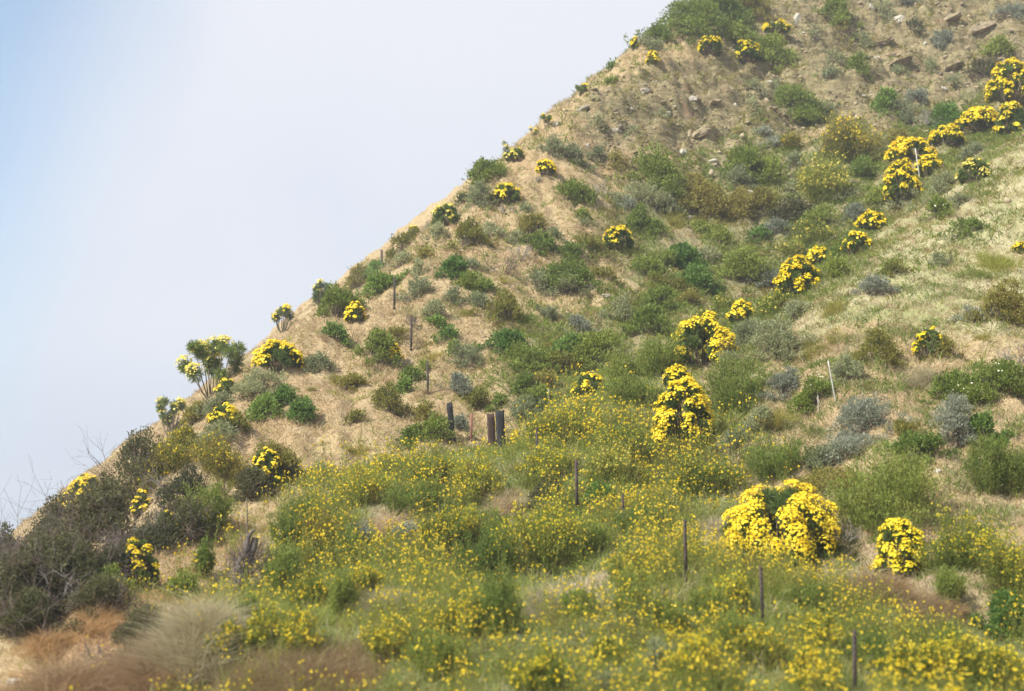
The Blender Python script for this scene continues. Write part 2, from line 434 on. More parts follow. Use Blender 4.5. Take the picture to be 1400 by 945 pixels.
# ------------------------------------------------------------------ sky, sun, camera
SUN = Vector((-0.58, -0.42, 0.72)).normalized()
world = bpy.data.worlds.new('World'); scene.world = world; world.use_nodes = True
nt = world.node_tree; N, L = nt.nodes, nt.links; N.clear()
sky = N.new('ShaderNodeTexSky'); sky.sky_type = 'NISHITA'; sky.sun_disc = False
sky.sun_elevation = math.asin(SUN.z); sky.sun_rotation = math.atan2(SUN.x, SUN.y) % (2 * math.pi)
sky.air_density = 1.0; sky.dust_density = 1.2
tc = N.new('ShaderNodeTexCoord'); D = tc.outputs['Generated']
def toward(u, v):
    r = ray(u, v); r = r / np.linalg.norm(r)
    n = N.new('ShaderNodeVectorMath'); n.operation = 'DISTANCE'; L.new(D, n.inputs[0]); n.inputs[1].default_value = tuple(r)
    return n.outputs['Value']
nz = noise(nt, D, 3.5, 5, .5)
sx = N.new('ShaderNodeSeparateXYZ'); L.new(D, sx.inputs[0])
t1 = N.new('ShaderNodeMath'); t1.operation = 'MULTIPLY_ADD'; L.new(sx.outputs['Z'], t1.inputs[0]); t1.inputs[1].default_value = -.42; L.new(sx.outputs['X'], t1.inputs[2])
ad = N.new('ShaderNodeMath'); ad.operation = 'MULTIPLY_ADD'; L.new(nz, ad.inputs[0]); ad.inputs[1].default_value = .10; L.new(t1.outputs[0], ad.inputs[2])
thin = ramp(nt, ad.outputs[0], -.45, -.29)                      # 0 in the gap of clear sky to the left, 1 under the thin cloud
cloud = mixc(nt, ramp(nt, noise(nt, D, 1.7, 3, .5), .35, .65), (2.7, 3.0, 3.5), (3.3, 3.38, 3.66))
low = N.new('ShaderNodeSeparateXYZ'); L.new(D, low.inputs[0])
cloud = mixc(nt, ramp(nt, low.outputs['Z'], .16, .0), cloud, (1.95, 2.3, 3.0))
clear = mixc(nt, 1.0, sky.outputs[0], (.52, .74, .80), 'MULTIPLY')
c = mixc(nt, thin, mixc(nt, .28, clear, cloud), cloud)
bg = N.new('ShaderNodeBackground'); bg.inputs['Strength'].default_value = .10
L.new(c, bg.inputs[0])
wo = N.new('ShaderNodeOutputWorld'); L.new(bg.outputs[0], wo.inputs[0])

sd = bpy.data.lights.new('sun', 'SUN'); sd.energy = 3.2; sd.angle = R(2); sd.color = (1, .95, .86)
so = link('sun', sd, (0, 0, 60)); so.rotation_euler = SUN.to_track_quat('Z', 'Y').to_euler()

cd = bpy.data.cameras.new('camera'); cd.lens = 50; cd.sensor_width = 36; cd.sensor_fit = 'HORIZONTAL'
cd.clip_start = .1; cd.clip_end = 20000
cd.dof.use_dof = True; cd.dof.focus_distance = 52; cd.dof.aperture_fstop = 0.62
co = link('camera', cd); co.rotation_euler = (R(90) + PITCH, 0, 0)
scene.camera = co
scene.view_settings.view_transform = 'Standard'; scene.view_settings.look = 'None'
scene.view_settings.exposure = 1.36; scene.view_settings.gamma = 1
scene.render.engine = 'CYCLES'

# ------------------------------------------------------------------ plants
def sphere_dirs(n, up=0.25):
    a = rng.normal(size=(n, 3)); a[:, 2] = np.abs(a[:, 2]) * 0.9 + up * rng.normal(size=n)
    return unit(a)

def px_size(d):                                     # metres covered by one photo pixel at distance d
    return d / FPX

LEAF = {  # material, leaf length (photo px), slimness, upward pull, looseness
 'G': ('green', 4.2, .50, .5, .55), 'B': ('bright', 4.6, .55, .4, .5), 'S': ('sage', 3.8, .42, .6, .6), 'L': ('blue', 3.6, .42, .6, .6),
 'O': ('olive', 4.0, .45, .6, .65), 'K': ('dark', 4.0, .5, .5, .6), 'W': ('green', 4.2, .45, .5, .6), 'U': ('dark', 4.0, .45, .5, .8)}

def lobes_for(w, h):
    """a ragged crown: one leaning mass, side masses at odd heights, and low skirts"""
    n = int(np.clip(5 + w * 3.5, 6, 16))
    ax = rng.uniform(0, math.pi); el = rng.uniform(.55, 1.0)
    off = rng.uniform(-.14, .14) * w
    out = []
    for k in range(n):
        a = rng.uniform(0, 2 * math.pi); r = rng.random() ** .6 * w * .40
        q = np.array([r * math.cos(a), r * math.sin(a) * el])
        q = np.array([q[0] * math.cos(ax) - q[1] * math.sin(ax) * el, q[0] * math.sin(ax) + q[1] * math.cos(ax)])
        R_ = rng.uniform(.11, .25) * w
        top = h * (1 - .62 * (r / (w * .5)) ** 1.6) * rng.uniform(.55, 1.06)
        rz = min(R_ * 1.15, top * .62)
        out.append((np.array([q[0] + off * top / h, q[1], max(top - rz, rz * .5)]), R_, rz))
    out.append((np.array([off * .4, 0, h * .34]), w * .28, h * .38))
    for k in range(7):                                           # low skirts and seedlings that run out from the foot
        a = rng.uniform(0, 2 * math.pi); r = rng.uniform(.34, .78) * w; R_ = w * rng.uniform(.07, .17)
        out.append((np.array([math.cos(a) * r, math.sin(a) * r * .5, h * .06]), R_, h * rng.uniform(.10, .24)))
    return out

LOC = Vector((0, 0, 0))
def drape(x, y):
    """ground level under a plant, relative to its foot"""
    return height(LOC.x + x, LOC.y + y) - LOC.z

def shrub_parts(kind, w, h, d):
    mat, lp, slim, up, loose = LEAF[kind]
    area = (w / px_size(d)) * (h / px_size(d)) * .8
    n = int(np.clip(area * (1.5 if kind == 'U' else 1.6), 140, 8500))
    L = lp * px_size(d) * max(1.0, math.sqrt(area * 1.45 / 8500))
    lb = [(c + np.array([0, 0, .85 * float(drape(c[0], c[1]))]), a_, b_) for c, a_, b_ in lobes_for(w, h)]
    wt = np.array([l[1] * l[2] for l in lb]); wt = wt / wt.sum()
    cnt = rng.multinomial(n, wt)
    g = Geo(); tips = []
    for (c, R_, rz), m_ in zip(lb, cnt):
        if not m_: continue
        # sprigs on the lobe, each with a handful of leaves, so that light falls between them
        ns = max(3, m_ // 7)
        sd_ = sphere_dirs(ns)
        sp = c + sd_ * np.array([R_, R_, rz]) * (.55 + .62 * rng.random((ns, 1)) ** .8)
        k_ = rng.integers(0, ns, m_)
        Pq = sp[k_] + rng.normal(size=(m_, 3)) * L * .55
        A = sd_[k_] * .8 + np.array([0, 0, up]) + rng.normal(size=(m_, 3)) * loose
        Pq[:, 2] = np.maximum(Pq[:, 2], drape(Pq[:, 0], Pq[:, 1]) - .04 + .05 * rng.random(m_))
        g.leaves(Pq, A, L * rng.uniform(.65, 1.3, m_), L * slim * rng.uniform(.7, 1.3, m_), .15)
        tips.append(sp[:4])
    tips = np.concatenate(tips)
    b = Geo()
    base = rng.normal(size=(len(tips), 3)) * [w * .06, w * .06, 0] + [0, 0, -.12]
    mid = base * .5 + tips * .5 + rng.normal(size=tips.shape) * w * .05
    r = max(.012, .35 * px_size(d))
    b.tubes(base, mid, r * 1.5, r); b.tubes(mid, tips, r, r * .5)
    return g, b, M[mat]

def twig_tangle(b, w, h, d, n0=9, spread=.75, scale=1.0):
    """bare branches that fork three times"""
    r = max(.010, .36 * px_size(d)) * scale
    a = rng.uniform(0, 2 * math.pi, n0)
    p = np.stack([np.cos(a) * w * .07, np.sin(a) * w * .07, np.full(n0, -.1)], 1)
    q = np.stack([np.cos(a) * spread, np.sin(a) * spread, rng.uniform(.5, 1.3, n0)], 1)
    q = unit(q) * np.array([w * .30, w * .30, h * .52]) * rng.uniform(.6, 1.1, (n0, 1))
    dirn = q; rad = r * 1.8
    for lev in range(4):
        e = p + dirn
        b.tubes(p, e, rad, rad * .62, 3)
        k = 3 if lev < 2 else 2
        p = np.repeat(e, k, 0); old = np.repeat(dirn, k, 0); ln = np.linalg.norm(old, axis=1, keepdims=True)
        dirn = unit(unit(old) + rng.normal(size=old.shape) * .62 + np.array([0, 0, .12])) * ln * rng.uniform(.42, .82, (len(old), 1))
        rad *= .62

def spray_parts(w, h, d, n_stems, leafy, mat, flower=0.0, lean=0.0):
    """upright feathery plant: fanned thin stems with narrow leaves, small flowers near the tips"""
    px = px_size(d)
    nc = int(np.clip(3 + w * 2, 3, 8)); ci = rng.integers(0, nc, n_stems)
    ca = rng.uniform(0, 2 * math.pi, nc); cr = np.sqrt(rng.random(nc)) * w * .30
    cen = np.stack([np.cos(ca) * cr, np.sin(ca) * cr, drape(np.cos(ca) * cr, np.sin(ca) * cr)], 1)[ci]; ch = rng.uniform(.62, 1.05, nc)[ci]; cl = rng.normal(size=nc)[ci] * .12
    a = rng.uniform(0, 2 * math.pi, n_stems); rr = np.sqrt(rng.random(n_stems))
    base = cen * [.8, .8, 1] + np.stack([np.cos(a) * rr * w * .14, np.sin(a) * rr * w * .14, np.full(n_stems, -.08)], 1)
    ht = h * ch * (1 - .45 * rr ** 2) * rng.uniform(.6, 1.06, n_stems)
    tip = cen + np.stack([np.cos(a) * rr * w * .30 + (lean + cl) * ht, np.sin(a) * rr * w * .30, ht], 1)
    mid = base * .45 + tip * .55 + np.stack([np.zeros(n_stems), np.zeros(n_stems), ht * .08], 1) + rng.normal(size=tip.shape) * w * .03
    st = Geo(); r = max(.006, .26 * px)
    st.tubes(base, mid, r, r * .8, 3); st.tubes(mid, tip, r * .8, r * .5, 3)
    g = Geo()
    area = w / px * h / px * .8
    n = int(np.clip(area * 1.9 * leafy, 100, 16000)); L = 3.9 * px * max(1.0, math.sqrt(area * 1.9 * leafy / 16000))
    s = rng.integers(0, n_stems, n); t = rng.random(n) ** .75
    Pq = np.where((t < .5)[:, None], base[s] + (mid[s] - base[s]) * (t * 2)[:, None], mid[s] + (tip[s] - mid[s]) * ((t - .5) * 2)[:, None])
    Pq = Pq + rng.normal(size=(n, 3)) * np.array([w * .035, w * .035, h * .03])
    g.leaves(Pq, unit(tip[s] - base[s]) + rng.normal(size=(n, 3)) * .42, L * rng.uniform(.6, 1.4, n), L * .30 * rng.uniform(.7, 1.3, n), .15)
    f = None
    if flower > 0:
        f = Geo(); nf = int(np.clip(area * .11 * flower, 12, 2000))
        s = rng.integers(0, n_stems, nf); t = 1 - .42 * rng.random(nf) ** 1.5
        c = mid[s] + (tip[s] - mid[s]) * t[:, None] + rng.normal(size=(nf, 3)) * np.array([w * .04, w * .04, h * .05])
        k = 7; cc = np.repeat(c, k, 0)
        dr = unit(rng.normal(size=(nf * k, 3)))
        sz = np.repeat(rng.uniform(.6, 1.25, nf), k) * max(2.0 * px, .031)
        f.leaves(cc, dr, sz, sz * .95, .1)
    return g, st, f, M[mat]

def tuft_parts(w, h, d, mat, spread=.8):
    """many small tufts of different heights, leaning together, over an uneven patch of ground"""
    px = px_size(d); area = w / px * h / px
    n = int(np.clip(area * 1.3, 90, 13000)); W = max(.007, .55 * px) * max(1, math.sqrt(area * 1.3 / 13000))
    m_ = int(np.clip(area / 40, 4, 150))
    c = rng.normal(size=(m_, 2)) * [w * .27, min(w, 2.2) * .24]
    hh = h * rng.uniform(.35, 1.0, m_) * np.exp(-((c[:, 0] / (w * .5)) ** 2) * .7)
    ln = rng.normal(size=(m_, 2)) * .34 + rng.normal(size=2) * .12
    i_ = rng.integers(0, m_, n)
    base = np.concatenate([c[i_] + rng.normal(size=(n, 2)) * min(w * .06, .12), np.full((n, 1), -.06)], 1)
    base[:, 2] += drape(base[:, 0], base[:, 1])
    A = np.concatenate([ln[i_] + rng.normal(size=(n, 2)) * .58, np.ones((n, 1))], 1)
    g = Geo(); g.blades(base, A, hh[i_] * rng.uniform(.45, 1.15, n), W * rng.uniform(.6, 1.3, n), .34)
    return g, M[mat]

def coreopsis_parts(w, h, d, ff, stalky, hollow=False):
    """thick soft stems, each ending in a mop of thread leaves with a cap of daisies"""
    px = px_size(d)
    hr = np.clip(w * .115, 3.4 * px, .30) if not stalky else np.clip(w * .19, .13, .38)
    nh = int(np.clip(.62 * (w * w / 4 + w * h * .9) / (hr * hr), 8, 115)) if not stalky else int(np.clip(w * 6.5, 4, 15))
    g, s, f = Geo(), Geo(), Geo()
    gold = .5 * (1 + 5 ** .5)
    k = np.arange(nh) + .5
    el = 1 - k / nh * (.93 if not stalky else .70)               # 1 at the top, falling to near the ground
    az = 2 * math.pi * k / gold + rng.normal(size=nh) * .35
    rad = np.sqrt(np.maximum(0, 1 - el * el)) * rng.uniform(.80, 1.04, nh)
    hd = np.stack([np.cos(az) * rad * (w * .5 - hr * .5), np.sin(az) * rad * (w * .5 - hr * .5), np.maximum(el * (h - hr * .7), hr * .7) * rng.uniform(.92, 1.05, nh)], 1)
    if stalky: hd[:, 2] = h * rng.uniform(.30, .90, nh)
    nrm = unit(np.stack([hd[:, 0] / (w * .5), hd[:, 1] / (w * .5), hd[:, 2] / h * .9 + .45], 1))
    # bare stems
    base = np.stack([np.cos(az) * w * .05, np.sin(az) * w * .05, np.full(nh, -.2)], 1)
    knee = base * .5 + hd * np.array([.55, .55, .42]) + rng.normal(size=hd.shape) * w * .03
    rs = max(.02 if stalky else .016, .5 * px)
    s.tubes(base, knee, rs * 1.6, rs * 1.15, 5); s.tubes(knee, hd, rs * 1.15, rs * .8, 5)
    # thread leaves
    nl = int(np.clip((hr / px) ** 2 * 3.6, 30, 330 if stalky else 240)); tot = nl * nh; i = np.repeat(np.arange(nh), nl)
    A = unit(rng.normal(size=(tot, 3)) + nrm[i] * .35 + np.array([0, 0, -.15]))
    st_ = rng.uniform(.0, .55, (tot, 1)) if stalky else .1
    g.leaves(hd[i] + A * hr * st_ - nrm[i] * hr * .12, A + (rng.normal(size=(tot, 3)) * .5 if stalky else 0), hr * rng.uniform(.65, 1.1, tot) * (.80 if stalky else 1), max(.016, 1.1 * px) * rng.uniform(.7, 1.3, tot), .25)
    # daisies, in patches over the crown
    fld = np.sin(hd[:, 0] / w * 7 + rng.uniform(0, 6)) * np.cos(hd[:, 2] / h * 5 + hd[:, 1] / w * 6 + rng.uniform(0, 6)) + rng.normal(size=nh) * .55
    thr = np.quantile(fld, 1 - ff) if ff < .999 else -9
    if hollow:
        gap = (np.abs(hd[:, 0] + .07 * w) < .14 * w) & (hd[:, 2] > .56 * h) & (hd[:, 2] < .88 * h) & (hd[:, 1] < .1 * w)
        fld[gap] = thr - 1
    fr = np.clip(1.75 * px, .028, .085)
    for j in np.nonzero(fld >= thr)[0]:
        m_ = int(np.clip(2.3 * (hr / fr) ** 2, 14, 190) * rng.uniform(.8, 1.2) * (.8 if stalky else 1))
        dr = unit(nrm[j] * .9 + rng.normal(size=(m_, 3)) * .70 + np.array([0, 0, .30]))
        f.discs(hd[j] + dr * hr * rng.uniform(.95, 1.30, (m_, 1)), dr + rng.normal(size=(m_, 3)) * .25 + np.array([0, -.1, .2]), fr * rng.uniform(.7, 1.25, m_))
    return g, s, f

# ------------------------------------------------------------------ stones and posts
def stone_mesh(name, sx, sy, sz, mat, cuts=9):
    import bmesh
    bm = bmesh.new(); bmesh.ops.create_icosphere(bm, subdivisions=3, radius=1)
    pl = [(Vector(rng.normal(size=3)).normalized(), rng.uniform(.55, .85)) for _ in range(cuts)]
    for v in bm.verts:
        for n, c in pl:
            k = v.co.dot(n) - c
            if k > 0: v.co -= n * k
        v.co *= 1 + .05 * rng.normal()
        v.co = Vector((v.co.x * sx, v.co.y * sy, v.co.z * sz))
    me = bpy.data.meshes.new(name); bm.to_mesh(me); bm.free(); me.materials.append(mat)
    return me

def steel_post_mesh(hh, w, mat):
    """T-section post with studs up its face, driven .3 m into the ground"""
    g = Geo()
    def bar(x0, x1, y0, y1, z0, z1):
        v = [(x, y, z) for z in (z0, z1) for (x, y) in ((x0, y0), (x1, y0), (x1, y1), (x0, y1))]
        g.add(v, [(0, 3, 2, 1), (4, 5, 6, 7), (0, 1, 5, 4), (1, 2, 6, 5), (2, 3, 7, 6), (3, 0, 4, 7)])
    bar(-w, w, -.006, .004, -.3, hh)
    bar(-.2 * w, .2 * w, .006, 1.6 * w, -.3, hh - .003)
    for k in range(int(hh / .09)):
        bar(-.25 * w, .25 * w, -.016, -.008, .05 + k * .09, .085 + k * .09)
    return g.mesh('steel_post', mat)

def timber_mesh(hh, w, dpt, mat, seed):
    """squared timber, split and worn at the top"""
    r2 = np.random.default_rng(seed)
    prof = [(-.5, -.42), (-.42, -.5), (.0, -.49), (.42, -.5), (.5, -.42), (.49, 0), (.5, .42), (.42, .5), (0, .48), (-.42, .5), (-.5, .42), (-.5, 0)]
    n = len(prof); zs = list(np.linspace(-.35, hh, 10)); V = []
    for i_, z in enumerate(zs):
        j = r2.normal(size=(n, 2)) * .02
        for (x, y), q in zip(prof, j):
            top = r2.uniform(-.05, .02) if i_ == len(zs) - 1 else 0
            V.append(((x + q[0]) * w, (y + q[1]) * dpt, z + top))
    F_ = [(i_ * n + s, i_ * n + (s + 1) % n, (i_ + 1) * n + (s + 1) % n, (i_ + 1) * n + s) for i_ in range(len(zs) - 1) for s in range(n)]
    V.append((0, 0, hh - .03)); T_ = [(len(V) - 1, (len(zs) - 1) * n + s, (len(zs) - 1) * n + (s + 1) % n) for s in range(n)]
    return make_mesh('timber', V, [F_, T_], mat)

KIND = {
 'G': ('green_shrub', 'shrub', 'rounded green shrubs on the hillside'), 'B': ('bright_green_bush', 'bush', 'bright green bushes on the hillside'),
 'S': ('sagebrush', 'sagebrush', 'grey-green sagebrush on the hillside'), 'L': ('blue_grey_sagebrush', 'sagebrush', 'blue-grey sagebrush on the hillside'),
 'O': ('olive_shrub', 'shrub', 'olive-brown shrubs on the hillside'), 'K': ('dark_shrub', 'shrub', 'dark shrubs on the hillside'),
 'U': ('twiggy_shrub', 'shrub', 'dark twiggy shrubs at the left foot of the slope'), 'W': ('white_flowered_shrub', 'shrub', 'green shrubs with cream flowers'),
 'F': ('feathery_shrub', 'shrub', 'feathery green shrubs on the hillside'), 'M': ('mustard_bush', 'flowering bush', 'yellow-flowered mustard bushes'),
 'T': ('grass_clump', 'grass clump', 'green grass clumps on the hillside'), 'Y': ('yellow_green_grass_clump', 'grass clump', 'yellow-green grass clumps on the hillside'),
 'N': ('dry_grass_clump', 'dry grass', 'clumps of tall dry grass'), 'D': ('dead_shrub', 'dead shrub', 'bare dead shrubs on the hillside'),
 'C': ('coreopsis_bush', 'flowering bush', 'yellow coreopsis bushes'), 'Q': ('coreopsis_bush', 'flowering bush', 'yellow coreopsis bushes')}

POSTS = [(734, 644), (789, 706), (852, 726), (938, 798), (1043, 858), (1169, 965), (619, 606), (673, 616), (686, 620), (644, 604)]
POST_AT = [ground_at(*p)[0] for p in POSTS]
def clear_of_posts(x, y):
    k = np.ones(len(x), bool)
    for p in POST_AT:
        k &= ~((np.abs(x - p.x * y / p.y) < .28) & (y < p.y + .3) & (y > p.y - 4.5))
    return k

def plant(code, u, vt, vb, wpx, label, opt=''):
    kind = code[0]; amt = int(code[1:] or 5) / 10
    loc, v2 = ground_at(u, vb)
    if loc is None:
        print('MISS', code, u, vb); return
    d = loc.y; px = px_size(d)
    grow = 1.16 if kind in 'GBSLOKFUW' else 1.06
    w = wpx * px * grow; h = max((v2 - vt) * px * grow, .25 * w if kind not in 'TYN' else .2)
    # stands a little behind the point where its front edge meets the slope
    back = min(w * .22, .5)
    y = d + back; x = loc.x * (y / d); loc = Vector((x, y, float(height(x, y)) - .04))
    h = max(h - max(0, (loc.z - (ray(u, v2) * (d / ray(u, v2)[1]))[2]) * .6), .55 * h)
    global LOC
    LOC = loc
    name, cat, grp = KIND[kind]
    small = wpx < 19
    parts = []
    if kind in LEAF:
        g, b, mt = shrub_parts(kind, w, h, d)
        if kind == 'U':
            b = Geo(); twig_tangle(b, w * 1.22, h * 1.2, d, 15, 1.0, .75)
        parts = [('foliage', g, mt)] + ([('branches', b, M['purple_twig' if kind == 'U' else 'stem'])] if not small or kind == 'U' else [])
        if kind == 'W':
            f = Geo(); n = int(9 + amt * 12)
            A = sphere_dirs(n, .1); A[:, 1] -= .4; A = unit(A + np.array([0, 0, .5]))
            c = A * np.array([w * .42, w * .42, h * .95]); f.discs(c, A, 1.35 * px * rng.uniform(.6, 1.2, n), 5)
            parts.append(('flowers', f, M['cream']))
    elif kind in 'FM':
        g, s, f, mt = spray_parts(w, h, d, int(np.clip(w * 75, 40, 260)), 1.0, 'feather' if kind == 'F' else ('olive' if opt == 'o' else 'mustard'), amt if kind == 'M' else 0, .0)
        parts = [('foliage', g, mt), ('stems', s, M['mustard'])]
        if f: parts.append(('flowers', f, M['pale_yellow'] if opt == 'p' else M['must_yellow']))
    elif kind in 'TYN':
        mat = {'T': 'tuft', 'Y': 'lime', 'N': {'': 'straw', 'b': 'brown_grass', 'g': 'grey_grass', 'o': 'orange_grass'}.get(opt, 'straw')}[kind]
        g, mt = tuft_parts(w, h, d, mat); parts = [('blades', g, mt)]; small = True
    elif kind == 'D':
        b = Geo(); twig_tangle(b, w * 1.1, h * 1.1, d, 12, .9)
        parts = [('branches', b, M['purple_twig' if opt == 'p' else 'twig'])]; small = True
    else:
        g, s, f = coreopsis_parts(w, h, d, amt, kind == 'Q', 'hollow in its crown' in label)
        parts = [('foliage', g, M['core']), ('stems', s, M['stem'])]
        if f.n: parts.append(('flowers', f, M[{'o': 'orange', 'p': 'pale_yellow'}.get(opt, 'yellow')]))
        small = False
    parts = [p_ for p_ in parts if p_[1] is not None and p_[1].n]
    if small and len(parts) == 1 or (small and len(parts) == 2 and kind not in 'CQMUW'):
        o = link(name, parts[0][1].mesh(name, parts[0][2]), loc)
    else:
        o = empty(name, loc)
        for pn, gg, mm in parts:
            link(pn, gg.mesh(pn, mm), (0, 0, 0), o)
    o.rotation_euler = (0, 0, 0)
    tag(o, label, cat, grp)
    return o

